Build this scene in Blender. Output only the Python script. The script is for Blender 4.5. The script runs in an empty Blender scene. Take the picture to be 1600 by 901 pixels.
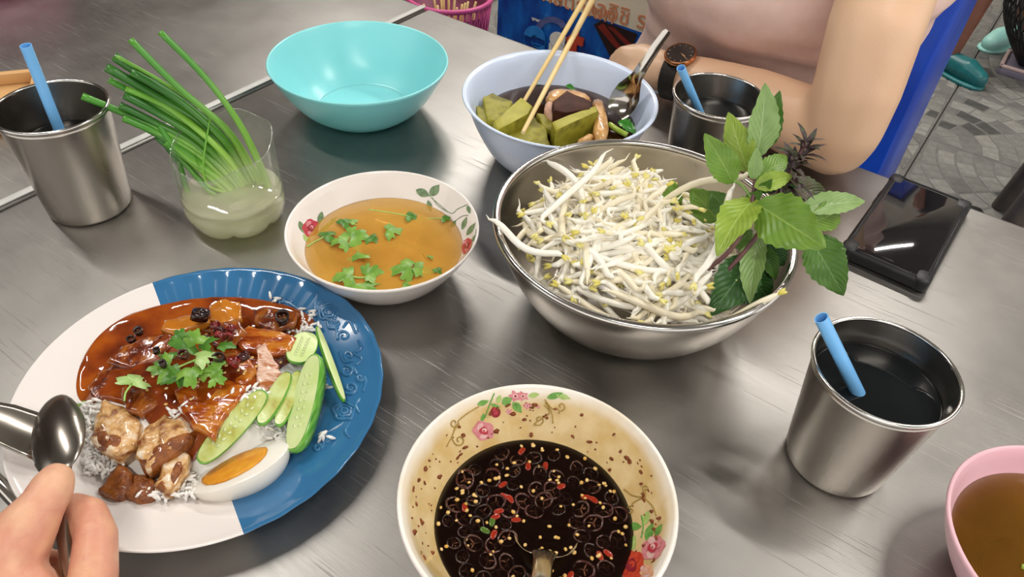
import bpy, bmesh, math, random
from mathutils import Vector, Matrix, noise
random.seed(7)
SC = bpy.context.scene
COL = SC.collection
TZ = 0.75                      # table top height above the floor
HC = 0.42                      # camera height above the table
pi = math.pi

# ------------------------------------------------------------------ camera
PITCH, ROLL, FPX = math.radians(43), math.radians(4), 1180.0
_f = Vector((0, math.cos(PITCH), -math.sin(PITCH)))
_r = Vector((1, 0, 0)); _u = _r.cross(_f)
CR = _r*math.cos(ROLL) + _u*math.sin(ROLL)
CU = _u*math.cos(ROLL) - _r*math.sin(ROLL)
CAM = Vector((0, 0, TZ+HC))
cd = bpy.data.cameras.new('camera'); cam = bpy.data.objects.new('camera', cd); COL.objects.link(cam)
cam.matrix_world = Matrix(((CR.x, CU.x, -_f.x, CAM.x), (CR.y, CU.y, -_f.y, CAM.y), (CR.z, CU.z, -_f.z, CAM.z), (0, 0, 0, 1)))
cd.sensor_width = 36; cd.lens = FPX/1600*36; cd.clip_start = .02; cd.clip_end = 60
SC.camera = cam

def P(px, py, z=0.0):
    """world point seen at a photo pixel at height z above the table top"""
    d = _f*FPX + CR*(px-800) - CU*(py-450.5)
    return CAM + d*((z-HC)/d.z)
def PF(px, py, z=0.0):         # the same, z above the floor
    return P(px, py, z-TZ)

# ------------------------------------------------------------------ light
w = bpy.data.worlds.new('world'); SC.world = w; w.use_nodes = True
w.node_tree.nodes['Background'].inputs[0].default_value = (1.0, .97, .93, 1)
w.node_tree.nodes['Background'].inputs[1].default_value = 1.0
def tube_or_fill_light(loc, energy, rz, length=1.2, width=.07):
    l = bpy.data.lights.new('tube_or_fill_lamp', 'AREA'); l.shape = 'RECTANGLE'; l.size = length; l.size_y = width
    l.energy = energy; l.color = (1, .96, .90)
    o = bpy.data.objects.new('tube_or_fill_lamp', l); COL.objects.link(o); o.location = loc; o.rotation_euler = (0, 0, rz)
    return o
LAMPS = [((-.3, 3.5, 2.72), 34, -.57), ((1.15, 2.75, 2.72), 34, -.57), ((-.95, 5.0, 2.72), 26, -.57), ((1.6, .6, 2.72), 20, -.57), ((-1.25, 1.1, 2.72), 16, -.57), ((.25, -.95, 2.72), 15, -.57)]  # the last is an unseen fill lamp, added to light the fronts
for a in LAMPS: tube_or_fill_light(*a)
vs = SC.view_settings
vs.view_transform = 'Standard'; vs.look = 'None'; vs.gamma = 1; vs.exposure = 0.52; vs.use_curve_mapping = False

# ------------------------------------------------------------------ helpers
def lin(c):
    if isinstance(c, str):
        c = tuple(int(c[i:i+2], 16)/255 for i in (0, 2, 4))
    return tuple((x/12.92 if x <= .04045 else ((x+.055)/1.055)**2.4) for x in c[:3]) + (1.0,)

def M(name, c1, c2=None, scale=60, rough=.5, metal=0, bump=0, bscale=200, trans=0, sss=0, coat=0, spec=.5, ior=1.45,
      c3=None, detail=3, stretch=(1, 1, 1), lo=.35, hi=.65, rvar=0, sssr=(.01, .005, .003), bstretch=None):
    """principled material: two or three colours mixed by noise in object space, plus fine bump"""
    m = bpy.data.materials.new(name); m.use_nodes = True
    nt = m.node_tree; N = nt.nodes; L = nt.links
    b = N['Principled BSDF']
    b.inputs['Roughness'].default_value = rough; b.inputs['Metallic'].default_value = metal
    b.inputs['IOR'].default_value = ior; b.inputs['Specular IOR Level'].default_value = spec
    b.inputs['Transmission Weight'].default_value = trans
    b.inputs['Coat Weight'].default_value = coat; b.inputs['Coat Roughness'].default_value = .05
    if sss:
        b.inputs['Subsurface Weight'].default_value = sss; b.inputs['Subsurface Radius'].default_value = sssr
        b.inputs['Subsurface Scale'].default_value = 1.0
    b.inputs['Base Color'].default_value = lin(c1)
    tc = N.new('ShaderNodeTexCoord'); mp = N.new('ShaderNodeMapping'); mp.inputs['Scale'].default_value = stretch
    L.new(tc.outputs['Object'], mp.inputs['Vector'])
    if c2 is not None:
        n = N.new('ShaderNodeTexNoise'); n.inputs['Scale'].default_value = scale; n.inputs['Detail'].default_value = detail
        L.new(mp.outputs['Vector'], n.inputs['Vector'])
        r = N.new('ShaderNodeValToRGB'); r.color_ramp.elements[0].position = lo; r.color_ramp.elements[1].position = hi
        r.color_ramp.elements[0].color = lin(c1); r.color_ramp.elements[1].color = lin(c2)
        if c3 is not None:
            e = r.color_ramp.elements.new((lo+hi)/2); e.color = lin(c2); r.color_ramp.elements[2].color = lin(c3)
        L.new(n.outputs['Fac'], r.inputs['Fac']); L.new(r.outputs['Color'], b.inputs['Base Color'])
        if rvar:
            mr = N.new('ShaderNodeMapRange'); mr.inputs['To Min'].default_value = rough-rvar; mr.inputs['To Max'].default_value = rough+rvar
            L.new(n.outputs['Fac'], mr.inputs['Value']); L.new(mr.outputs['Result'], b.inputs['Roughness'])
    if bump:
        n2 = N.new('ShaderNodeTexNoise'); n2.inputs['Scale'].default_value = bscale; n2.inputs['Detail'].default_value = 4
        if bstretch:
            mp2 = N.new('ShaderNodeMapping'); mp2.inputs['Scale'].default_value = bstretch
            L.new(tc.outputs['Object'], mp2.inputs['Vector']); L.new(mp2.outputs['Vector'], n2.inputs['Vector'])
        else:
            L.new(mp.outputs['Vector'], n2.inputs['Vector'])
        bp = N.new('ShaderNodeBump'); bp.inputs['Strength'].default_value = bump; bp.inputs['Distance'].default_value = .002
        L.new(n2.outputs['Fac'], bp.inputs['Height']); L.new(bp.outputs['Normal'], b.inputs['Normal'])
    return m

def tag(o, label, cat, group=None):
    o['label'] = label; o['category'] = cat
    if group: o['group'] = group
    return o
def struct(o):
    o['kind'] = 'structure'; return o

def mesh(name, vf, mats, smooth=True, midx=None, uvs=None, flat=None):
    me = bpy.data.meshes.new(name)
    me.from_pydata([tuple(v) for v in vf[0]], [], [tuple(f) for f in vf[1]])
    for m in (mats if isinstance(mats, (list, tuple)) else [mats]): me.materials.append(m)
    if smooth: me.polygons.foreach_set('use_smooth', [True]*len(me.polygons))
    if midx is not None: me.polygons.foreach_set('material_index', midx)
    if uvs is not None:
        uv = me.uv_layers.new(name='UVMap')
        for l in me.loops: uv.data[l.index].uv = uvs[l.vertex_index]
    me.update(); return me

def O(name, vf, mats, parent=None, loc=None, rot=None, mw=None, smooth=True, midx=None, uvs=None, edge=None):
    """link one mesh object; vf is (verts, faces) or a mesh datablock"""
    me = vf if isinstance(vf, bpy.types.Mesh) else mesh(name, vf, mats, smooth, midx, uvs)
    o = bpy.data.objects.new(name, me); COL.objects.link(o)
    if mw is not None: o.matrix_world = mw
    if loc is not None: o.location = loc
    if rot is not None: o.rotation_euler = rot
    if parent is not None: o.parent = parent
    if edge is not None: me.set_sharp_from_angle(angle=math.radians(edge))
    return o
def E(name, loc, label, cat, group=None, rz=0):
    o = bpy.data.objects.new(name, None); COL.objects.link(o); o.empty_display_size = .02
    o.location = loc; o.rotation_euler = (0, 0, rz); tag(o, label, cat, group)
    return o

def lathe(prof, seg=64, fn=None, closed=False):
    """surface of revolution; prof [(r,z)]; r=0 ends are closed by a fan"""
    V, F = [], []; rings = []
    for k, (r, z) in enumerate(prof):
        if r <= 1e-7:
            V.append(Vector((0, 0, z))); rings.append([len(V)-1])
        else:
            i0 = len(V)
            for i in range(seg):
                a = 2*pi*i/seg; rr, zz = (r, z) if fn is None else fn(a, r, z, k)
                V.append(Vector((rr*math.cos(a), rr*math.sin(a), zz)))
            rings.append(list(range(i0, i0+seg)))
    pairs = list(zip(rings, rings[1:]))
    if closed: pairs.append((rings[-1], rings[0]))
    for A, B in pairs:
        for i in range(seg):
            j = (i+1) % seg
            if len(A) == 1 and len(B) == 1: continue
            if len(A) == 1: F.append((A[0], B[j], B[i]))
            elif len(B) == 1: F.append((A[i], A[j], B[0]))
            else: F.append((A[i], A[j], B[j], B[i]))
    return V, F

def spline(pts, n):
    """Catmull-Rom through pts"""
    pts = [Vector(p) for p in pts]
    if len(pts) == 2: return [pts[0].lerp(pts[1], i/n) for i in range(n+1)]
    out = []; m = len(pts)-1
    for i in range(n+1):
        t = i/n*m; k = min(int(t), m-1); t -= k
        p0, p1, p2, p3 = pts[max(k-1, 0)], pts[k], pts[k+1], pts[min(k+2, m)]
        out.append(.5*((2*p1)+(p2-p0)*t+(2*p0-5*p1+4*p2-p3)*t*t+(3*p1-p0-3*p2+p3)*t**3))
    return out

def tube(pts, rad, seg=8, caps=True, flat=1.0, up=None):
    """tube along pts with radius list or number; flat squashes it along the second axis"""
    pts = [Vector(p) for p in pts]; n = len(pts)
    if not isinstance(rad, (list, tuple)): rad = [rad]*n
    V, F = [], []
    t = (pts[1]-pts[0]).normalized()
    a = Vector(up) if up is not None else (Vector((0, 0, 1)) if abs(t.z) < .9 else Vector((1, 0, 0)))
    nrm = (a - t*a.dot(t)).normalized()
    for i, p in enumerate(pts):
        t = (pts[min(i+1, n-1)]-pts[max(i-1, 0)]).normalized()
        nrm = (nrm - t*nrm.dot(t)).normalized(); b = t.cross(nrm)
        for k in range(seg):
            th = 2*pi*k/seg
            V.append(p + (b*math.cos(th) + nrm*(math.sin(th)*flat))*rad[i])
    for i in range(n-1):
        for k in range(seg):
            k2 = (k+1) % seg
            F.append((i*seg+k, i*seg+k2, (i+1)*seg+k2, (i+1)*seg+k))
    if caps:
        F.append(tuple(range(seg-1, -1, -1))); F.append(tuple((n-1)*seg+k for k in range(seg)))
    return V, F

def join(*vfs):
    V, F = [], []
    for v, f in vfs:
        o = len(V); V += list(v); F += [tuple(i+o for i in q) for q in f]
    return V, F
def xf(vf, m):
    return [m @ Vector(v) for v in vf[0]], vf[1]

def rbox(sx, sy, sz, r, seg=3, rz=None, vseg=2):
    """box with rounded vertical corners (r) and softened top and bottom edges (rz); z from 0 to sz"""
    rz = min(r, sz/2.01)*.6 if rz is None else rz
    def ring(inset, z):
        R = max(r-inset, 1e-4); out = []
        for cx, cy, a0 in ((1, 1, 0), (-1, 1, pi/2), (-1, -1, pi), (1, -1, 1.5*pi)):
            for i in range(seg+1):
                a = a0+pi/2*i/seg
                out.append(Vector((cx*(sx/2-r)+R*math.cos(a), cy*(sy/2-r)+R*math.sin(a), z)))
        return out
    levels = []
    for i in range(vseg+1):
        a = pi/2*i/vseg; levels.append((rz*(1-math.sin(a)), rz*(1-math.cos(a))))
    prof = levels + [(q[0], sz-q[1]) for q in reversed(levels)]
    V, F = [], []; n = 4*(seg+1)
    for ins, z in prof: V += ring(ins, z)
    for k in range(len(prof)-1):
        for i in range(n): F.append((k*n+i, k*n+(i+1) % n, (k+1)*n+(i+1) % n, (k+1)*n+i))
    F.append(tuple(range(n-1, -1, -1))); F.append(tuple((len(prof)-1)*n+i for i in range(n)))
    return V, F

def cushion(poly, thick, dome=.35, nz=.0, nsc=60, seed=0, rings=(1.0, 1.03, .93, .7, .4, .15), sub=2, tilt=None, cut=1):
    """a solid slab over a 2D outline: bottom z=0, rounded sides, domed noisy top"""
    pts = [Vector((p[0], p[1])) for p in poly]
    for _ in range(sub-1):                       # round the outline
        q = []
        for i in range(len(pts)):
            a, b = pts[i], pts[(i+1) % len(pts)]
            q += [a*.75+b*.25, a*.25+b*.75]
        pts = q
    for _ in range(cut-1):                       # more points on straight sides
        pts = [q for i in range(len(pts)) for q in (pts[i], (pts[i]+pts[(i+1) % len(pts)])/2)]
    c = sum(pts, Vector((0, 0)))/len(pts); n = len(pts)
    zs = [0, .45, .75, .75+.12*dome*2, .75+.20*dome*2, .75+.24*dome*2]
    V, F = [], []
    for k, s in enumerate(rings):
        for p in pts:
            q = c+(p-c)*s; z = thick*zs[k]
            v = Vector((q.x, q.y, z))
            if nz: v += Vector(noise.noise_vector((v+Vector((seed*7.3, seed*3.1, 0)))*nsc))*nz*(.3 if k == 0 else 1)
            V.append(v)
    top = Vector((c.x, c.y, thick*(.75+.25*dome*2)))
    if nz: top += Vector(noise.noise_vector((top+Vector((seed*7.3, seed*3.1, 0)))*nsc))*nz
    V.append(top)
    m = len(rings)
    for k in range(m-1):
        for i in range(n): F.append((k*n+i, k*n+(i+1) % n, (k+1)*n+(i+1) % n, (k+1)*n+i))
    for i in range(n): F.append(((m-1)*n+i, (m-1)*n+(i+1) % n, m*n))
    F.append(tuple(range(n-1, -1, -1)))
    return V, F

def pxpoly(pts, z):
    """photo outline at height z -> (centre, local 2D outline, counter-clockwise)"""
    w = [P(x, y, z) for x, y in pts]
    c = sum(w, Vector())/len(w); q = [(p.x-c.x, p.y-c.y) for p in w]
    A = sum(q[i][0]*q[(i+1) % len(q)][1]-q[(i+1) % len(q)][0]*q[i][1] for i in range(len(q)))
    return c, (q if A > 0 else q[::-1])
def chunk(name, pts, z, thick, mats, label=None, cat=None, group=None, parent=None, tilt=(0, 0, 0), **k):
    c, q = pxpoly(pts, z+thick*.8)
    o = O(name, cushion(q, thick, **k), mats, loc=Vector((c.x, c.y, TZ+z)), rot=tilt)
    if label: tag(o, label, cat, group)
    return o

def icos(sub=2, s=(1, 1, 1), nz=0, nsc=1, seed=0):
    bm = bmesh.new(); bmesh.ops.create_icosphere(bm, subdivisions=sub, radius=1)
    V = []
    for v in bm.verts:
        p = v.co.copy()
        if nz: p *= 1+nz*noise.noise(p*nsc+Vector((seed, seed*.37, 0)))
        V.append(Vector((p.x*s[0], p.y*s[1], p.z*s[2])))
    F = [tuple(v.index for v in f.verts) for f in bm.faces]; bm.free()
    return V, F

def frame(x, zhint, loc):
    """matrix with local x along x and local z near zhint"""
    x = Vector(x).normalized(); z = Vector(zhint); z = (z-x*z.dot(x)).normalized(); y = z.cross(x)
    return Matrix(((x.x, y.x, z.x, loc[0]), (x.y, y.y, z.y, loc[1]), (x.z, y.z, z.z, loc[2]), (0, 0, 0, 1)))

def organic(name, chains, voxel, smooth=6, extra=(), mats=None):
    """one continuous body from tapered limbs: chains of (point, radius) fused by a voxel remesh"""
    V, F = [], []
    for ch in chains:
        pts = [Vector(p) for p, r in ch]; rs = [r for p, r in ch]
        for i in range(len(pts)-1):
            a, b, ra, rb = pts[i], pts[i+1], rs[i], rs[i+1]
            n = max(2, int((b-a).length/(min(ra, rb)*.45))+1)
            for k in range(n+1):
                t = k/n; vf = icos(2, (ra+(rb-ra)*t,)*3)
                o = len(V); c = a.lerp(b, t); V += [v+c for v in vf[0]]; F += [tuple(j+o for j in q) for q in vf[1]]
    for vf in extra:
        o = len(V); V += list(vf[0]); F += [tuple(j+o for j in q) for q in vf[1]]
    me = mesh('tmp', (V, F), [])
    t = bpy.data.objects.new('tmp', me); COL.objects.link(t)
    rm = t.modifiers.new('r', 'REMESH'); rm.mode = 'VOXEL'; rm.voxel_size = voxel; rm.use_smooth_shade = True
    sm = t.modifiers.new('s', 'SMOOTH'); sm.iterations = smooth; sm.factor = .5
    dg = bpy.context.evaluated_depsgraph_get(); dg.update()
    out = bpy.data.meshes.new_from_object(t.evaluated_get(dg))
    bpy.data.objects.remove(t); bpy.data.meshes.remove(me)
    out.name = name; out.materials.clear()
    for m in (mats or []): out.materials.append(m)
    out.polygons.foreach_set('use_smooth', [True]*len(out.polygons))
    return out

def instance(src, label=None, group=None, **kw):
    o = src.copy(); COL.objects.link(o)
    for k, v in kw.items(): setattr(o, k, v)
    if label: o['label'] = label
    if group: o['group'] = group
    return o
# ------------------------------------------------------------------ table frame
K0 = P(670, 13); E1 = (P(1600, 353)-K0).normalized(); E2 = Vector((-E1.y, E1.x, 0)); RZ = math.atan2(E1.y, E1.x)
def TB(s, b, z=0.0):           # s along the far edge from the seam, b behind it, z above the table top
    return K0 + E1*s + E2*b + Vector((0, 0, z))
def TBF(s, b, z=0.0): return TB(s, b, z-TZ)

# ------------------------------------------------------------------ shell of the eatery
m_grout = M('dark_grout', '3d3b38', '4a4845', 30, rough=.8)
m_wall = M('painted_wall', '9f988c', '8f877b', 3, rough=.7)
m_wall2 = M('brown_wall', '3f342d', '4e4138', 2, rough=.65)
m_ceil = M('ceiling_board', 'b5b1aa', 'a8a49c', 2, rough=.9)
def slab(name, sx, sy, sz, loc, m, rz=0, bev=.004): return struct(O(name, rbox(sx, sy, sz, bev, 1, bev*.5, 1), m, loc=loc, rot=(0, 0, rz), edge=30))
floor = slab('floor', 9, 9, .1, (0, 1.2, -.1), m_grout, RZ)
slab('ceiling', 9, 9, .08, (0, 1.2, 2.86), m_ceil, RZ)
c = TBF(0, 3.6); slab('wall_back', 9, .12, 2.86, (c.x, c.y, 0), m_wall, RZ)
c = TBF(-2.6, .2); slab('wall_left', .12, 7.2, 2.86, (c.x, c.y, 0), m_wall2, RZ)

# floor tiles with embossed cobbles laid in arcs
m_tile = M('tile_body', '5e5c58', '6a6864', 40, rough=.55, bump=.15, bscale=300)
m_cob = [M('cobble_%s' % n, a, b, 45, rough=.5, bump=.2, bscale=260) for n, a, b in
         (('pale', '74726d', '83817b'), ('mid', '686661', '76746f'), ('grey', '5b5956', '676562'), ('dark', '3c3b3a', '484745'))]
def cobble_cells(flip):
    """cells of a quarter fan on a 0.39 m tile: list of 4-point outlines"""
    out = []; S = .386; n = 0
    r = .05
    while r < S*1.38:
        w = .047; k = max(2, int(round(r*pi/2/.066)))
        for i in range(k):
            a0 = (i+.02+(.5 if n % 2 else 0))*pi/2/k; a1 = a0+pi/2/k*.97
            q = [(r*math.cos(a0), r*math.sin(a0)), ((r+w)*math.cos(a0), (r+w)*math.sin(a0)),
                 ((r+w)*math.cos(a1), (r+w)*math.sin(a1)), (r*math.cos(a1), r*math.sin(a1))]
            cl = [(min(max(x, .004), S-.004), min(max(y, .004), S-.004)) for x, y in q]
            A = abs(sum(cl[j][0]*cl[(j+1) % 4][1]-cl[(j+1) % 4][0]*cl[j][1] for j in range(4)))/2
            if A > .0007: out.append(cl)
        r += w+.004; n += 1
    if flip: out = [[(S-x, S-y) for x, y in q] for q in out]
    return out
def cobble_vf(q, h=.0016):
    c = (sum(x for x, y in q)/4, sum(y for x, y in q)/4)
    base = [(c[0]+(x-c[0])*.96, c[1]+(y-c[1])*.96) for x, y in q]; top = [(c[0]+(x-c[0])*.86, c[1]+(y-c[1])*.88) for x, y in q]
    V = [Vector((x-c[0], y-c[1], 0)) for x, y in base]+[Vector((x-c[0], y-c[1], h)) for x, y in top]
    return V, [(4, 5, 6, 7)]+[(i, (i+1) % 4, 4+(i+1) % 4, 4+i) for i in range(4)], c
cells = {fl: [cobble_vf(q) for q in cobble_cells(fl)] for fl in (0, 1)}
cob_me = {(fl, i, k): mesh('cobble', cv[:2], m_cob[k], smooth=False) for fl in (0, 1) for i, cv in enumerate(cells[fl]) for k in range(4)}
tile_me = mesh('floor_tile', rbox(.39, .392, .008, .002, 1, .001, 1), m_tile, smooth=False)
rest = ([], [])
rnd = random.Random(3)
near = []
for i in range(-7, 8):
    for j in range(-3, 6):
        s0 = -.082+.394*i; b0 = 2.376+.394*j       # absolute offsets along E1, E2
        ctr = E1*(s0+.197)+E2*(b0+.197)
        if abs(ctr.x) > 4.5 or ctr.y > 5 or ctr.y < -2: continue
        near.append(((ctr-PF(1480, 170)).length, i, j, ctr))
near.sort(key=lambda t: t[0]); near = near[:46]; nobj = 0
for d, i, j, ctr in near:
    fl = (i+j) % 2
    t = O('floor_tile', tile_me, None, parent=floor)
    t.matrix_parent_inverse = Matrix.Rotation(-RZ, 4, 'Z') @ Matrix.Translation((0, -1.2, .1))
    t.location = (ctr.x, ctr.y, -.0082+.008); t.rotation_euler = (0, 0, RZ); t.location.z = .0002
    for q, (V, F, c) in enumerate(cells[fl]):
        lx, ly = c[0]-.193, c[1]-.193; k = rnd.choice((0, 0, 1, 1, 1, 2, 2, 3))
        if nobj < 290:
            o = O('cobble', cob_me[(fl, q, k)], None, parent=t, loc=(lx, ly, .008)); nobj += 1
        else:
            mw = Matrix.Translation((ctr.x, ctr.y, .0082)) @ Matrix.Rotation(RZ, 4, 'Z') @ Matrix.Translation((lx, ly, 0))
            o = len(rest[0]); rest[0].extend(mw @ v for v in V); rest[1].extend(tuple(a+o for a in f) for f in F)
g = O('cobble_field', rest, m_cob[1], smooth=False, parent=floor); g.matrix_parent_inverse = Matrix.Rotation(-RZ, 4, 'Z') @ Matrix.Translation((0, -1.2, .1)); g['kind'] = 'stuff'

# ------------------------------------------------------------------ stainless steel tables
def steel_table_mat():
    m = bpy.data.materials.new('worn_table_steel'); m.use_nodes = True; nt = m.node_tree; N = nt.nodes; L = nt.links
    b = N['Principled BSDF']; b.inputs['Metallic'].default_value = 1
    tc = N.new('ShaderNodeTexCoord')
    def nz(scale, stretch, rz=0, detail=3, rough=.6):
        mp = N.new('ShaderNodeMapping'); mp.inputs['Scale'].default_value = stretch; mp.inputs['Rotation'].default_value = (0, 0, rz)
        L.new(tc.outputs['Object'], mp.inputs['Vector'])
        n = N.new('ShaderNodeTexNoise'); n.inputs['Scale'].default_value = scale; n.inputs['Detail'].default_value = detail
        n.inputs['Roughness'].default_value = rough; L.new(mp.outputs['Vector'], n.inputs['Vector']); return n.outputs['Fac']
    def math_(op, a, b_):
        n = N.new('ShaderNodeMath'); n.operation = op
        for i, x in enumerate((a, b_)):
            if isinstance(x, (int, float)): n.inputs[i].default_value = x
            else: L.new(x, n.inputs[i])
        return n.outputs[0]
    def rng(v, a0, a1, b0, b1):
        n = N.new('ShaderNodeMapRange'); L.new(v, n.inputs['Value'])
        for i, x in zip((1, 2, 3, 4), (a0, a1, b0, b1)): n.inputs[i].default_value = x
        return n.outputs['Result']
    grime = nz(7, (1, 1, 1), 0, 5); brush = nz(30, (1, 26, 1), .25, 4); fine = nz(420, (1, 1, 1), 0, 2)
    sc = None                                            # hairline scratches in several directions
    for rz, s in ((.6, 1), (1.45, 1.3), (2.3, .9), (-.3, 1.1)):
        n = nz(9*s, (1.2, 60, 1), rz, 2, .5); n = rng(n, .665, .70, 0, 1)
        gate = rng(nz(14*s, (1, 1, 1), rz, 1), .5, .6, 0, 1); n = math_('MULTIPLY', n, gate)
        sc = n if sc is None else math_('MAXIMUM', sc, n)
    cr = N.new('ShaderNodeValToRGB'); cr.color_ramp.elements[0].color = lin('8f8c88'); cr.color_ramp.elements[1].color = lin('a6a39f')
    cr.color_ramp.elements[0].position = .3; cr.color_ramp.elements[1].position = .7
    L.new(grime, cr.inputs['Fac']); L.new(cr.outputs['Color'], b.inputs['Base Color'])
    ro = math_('ADD', rng(grime, .3, .7, .36, .44), rng(brush, .3, .7, -.02, .03)); ro = math_('ADD', ro, math_('MULTIPLY', sc, .12))
    L.new(ro, b.inputs['Roughness'])
    h = math_('ADD', math_('MULTIPLY', brush, .25), math_('MULTIPLY', fine, .10)); h = math_('SUBTRACT', h, math_('MULTIPLY', sc, .45))
    bp = N.new('ShaderNodeBump'); bp.inputs['Strength'].default_value = .2; bp.inputs['Distance'].default_value = .0006
    L.new(h, bp.inputs['Height']); L.new(bp.outputs['Normal'], b.inputs['Normal'])
    return m
m_table = steel_table_mat()
m_trim = M('pale_edge_strip', 'd2d2ce', 'c4c4c0', 20, rough=.45)
m_leg = M('table_leg_steel', '8d8a86', '77746f', 20, rough=.4, metal=1)
def steel_table(s0, s1, label):
    Wd = .78; sx = s1-s0; c = TBF((s0+s1)/2, -Wd/2)
    t = E('steel_table', (c.x, c.y, 0), label, 'table', rz=RZ)
    O('table_top', rbox(sx, Wd, .032, .006, 3, .004, 3), m_table, t, (0, 0, TZ-.032), edge=50)
    for a in (-1, 1):
        for b in (-1, 1):
            O('leg', tube([(0, 0, .012), (0, 0, TZ-.03)], .019, 16), m_leg, t, (a*(sx/2-.06), b*(Wd/2-.06), 0), edge=40)
        O('side_rail', rbox(.03, Wd-.14, .03, .003, 1), m_leg, t, (a*(sx/2-.06), 0, .2), edge=40)
        O('apron', rbox(.025, Wd-.1, .05, .003, 1), m_leg, t, (a*(sx/2-.06), 0, TZ-.081), edge=40)
    O('lower_rail', rbox(sx-.14, .03, .03, .003, 1), m_leg, t, (0, 0, .2), edge=40)
    return t
t1 = steel_table(0, 1.25, 'scratched stainless steel table under the plate, bowls and phone')
t2 = steel_table(-1.254, -.004, 'stainless steel table carrying the tan tray, joined at the white seam')
O('edge_strip', rbox(.0080, .78, .0016, .0009, 1, .0006, 2), m_trim, [c for c in t2.children if c.name.startswith('table_top')][0], (.625-.0044, 0, .0319), edge=60)
def OW(name, vf, mats, root, **k):                 # part given in world coordinates, under an unrotated Empty
    l = root.location
    return O(name, ([Vector(v)-l for v in vf[0]], vf[1]), mats, root, **k)
def Vz(x, y, z=0.0): return Vector((x, y, TZ+z))

# ------------------------------------------------------------------ materials
m_cup = M('cup_steel', 'a69f97', 'c0bab2', 18, rough=.27, metal=1, bump=.12, bscale=60, rvar=.05, stretch=(1, 1, .35))
m_rim = M('rim_steel', 'd8d6d2', 'c9c6c2', 30, rough=.16, metal=1)
m_bowlsteel = M('mixing_bowl_steel', 'c4beb6', 'd2ccc4', 8, rough=.26, metal=1, bump=.05, bscale=90, rvar=.04)
m_drink = M('water_painted_dark', '15181a', '1c2022', 20, rough=.03, spec=.55, ior=1.33)  # water; the dark reflection of the cup's inside is painted as its colour
m_turq = M('turquoise_melamine', '88d8dc', '90dee2', 10, rough=.28, sss=.1, sssr=(.004, .006, .006))
m_peri = M('pale_blue_melamine', 'cddbf5', 'd4e1f8', 10, rough=.22, coat=.2)
m_white = M('white_melamine', 'f0e9e4', 'ece4de', 8, rough=.16, coat=.4)
m_pink = M('pink_melamine', 'eec0ca', 'ebb9c4', 10, rough=.3)
m_pink2 = M('deep_pink_plastic', 'd77fa4', 'cf7299', 10, rough=.35)

# ------------------------------------------------------------------ steel cups, drinks and straws
def steel_cup(x, y, label, dlabel, dz=.062, H=.092, RT=.0418, RB=.0325):
    t = E('steel_cup', Vz(x, y), label, 'cup', 'stainless steel tumblers')
    def rr(z): return RB+(RT-RB)*(z/H)
    out = [(0, .0012), (.024, .0012), (RB-.003, 0), (RB-.0008, .001), (RB+.0002, .0035)]
    out += [(rr(z), z) for z in (.012, .03, .055, .075, H-.0065)]
    out += [(rr(H)+.0003, H-.006), (rr(H)-.0004, H-.005), (rr(H), H-.003)]
    inn = [(rr(H)-.0009, H-.002)]+[(rr(z)-.0009, z) for z in (.075, .055, .03, .012)]+[(RB-.003, .0035), (.02, .003), (0, .003)]
    O('body', lathe(out+inn, 72), m_cup, t, edge=50)
    O('rolled_rim', lathe([(RT+.0004+.0014*math.cos(a), H-.0015+.0015*math.sin(a)) for a in [2*pi*i/10 for i in range(10)]], 72, closed=True), m_rim, t)
    r = rr(dz)-.0011
    d = O('iced_drink', lathe([(0, .0045), (RB-.006, .0045), (rr(.012)-.0013, .012), (r, dz+.0006), (r-.0012, dz), (r*.6, dz-.0001), (0, dz)], 64), m_drink, loc=Vz(x, y))
    tag(d, dlabel, 'drink', 'drinks in the steel tumblers')
    return t
steel_cup(-.3765, .5215, 'steel tumbler next to the jar of spring onions', 'dark drink in the tumbler beside the spring onions', .062, .098, .0415, .034)
steel_cup(.1753, .628, 'steel tumbler standing in front of the forearm with the watch', 'dark drink in the tumbler beside the wristwatch', .068, .092, .0408, .033)
steel_cup(.2250, .306, 'steel tumbler standing alone between the phone and the pink soup bowl', 'dark drink in the tumbler nearest the phone and pink bowl', .072)

m_straw = M('translucent_blue_straw', '72b6f0', '80c0f6', 20, rough=.32, sss=.0)
def straw(top, bot, label, r=.0046):
    a, b = Vector(bot), Vector(top); n = 10; pts = [a.lerp(b, i/n) for i in range(n+1)]
    o = tube(pts, r, 18, caps=False, flat=.86); i = tube(pts, r-.0006, 18, caps=False, flat=.86)
    V, F = join(o, (i[0], [q[::-1] for q in i[1]])); N = len(o[0]); m = 18
    for k in range(m):
        k2 = (k+1) % m
        F.append((n*m+k, n*m+k2, N+n*m+k2, N+n*m+k)); F.append((k2, k, N+k, N+k2))
    tag(O('drinking_straw', ([v-a for v in V], F), m_straw, loc=a, edge=50), label, 'straw', 'blue drinking straws')
straw(P(40, 71, .150), P(137, 314, .006), 'blue straw in the tumbler beside the spring onions')
straw(P(1064, 106, .118), P(1106, 205, .045), 'short blue straw in the tumbler beside the wristwatch', .0043)
straw(P(1283, 496, .119), P(1340, 612, .071).lerp(P(1283, 496, .119), -1.0), 'blue straw in the tumbler by the phone', .0047)

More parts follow.
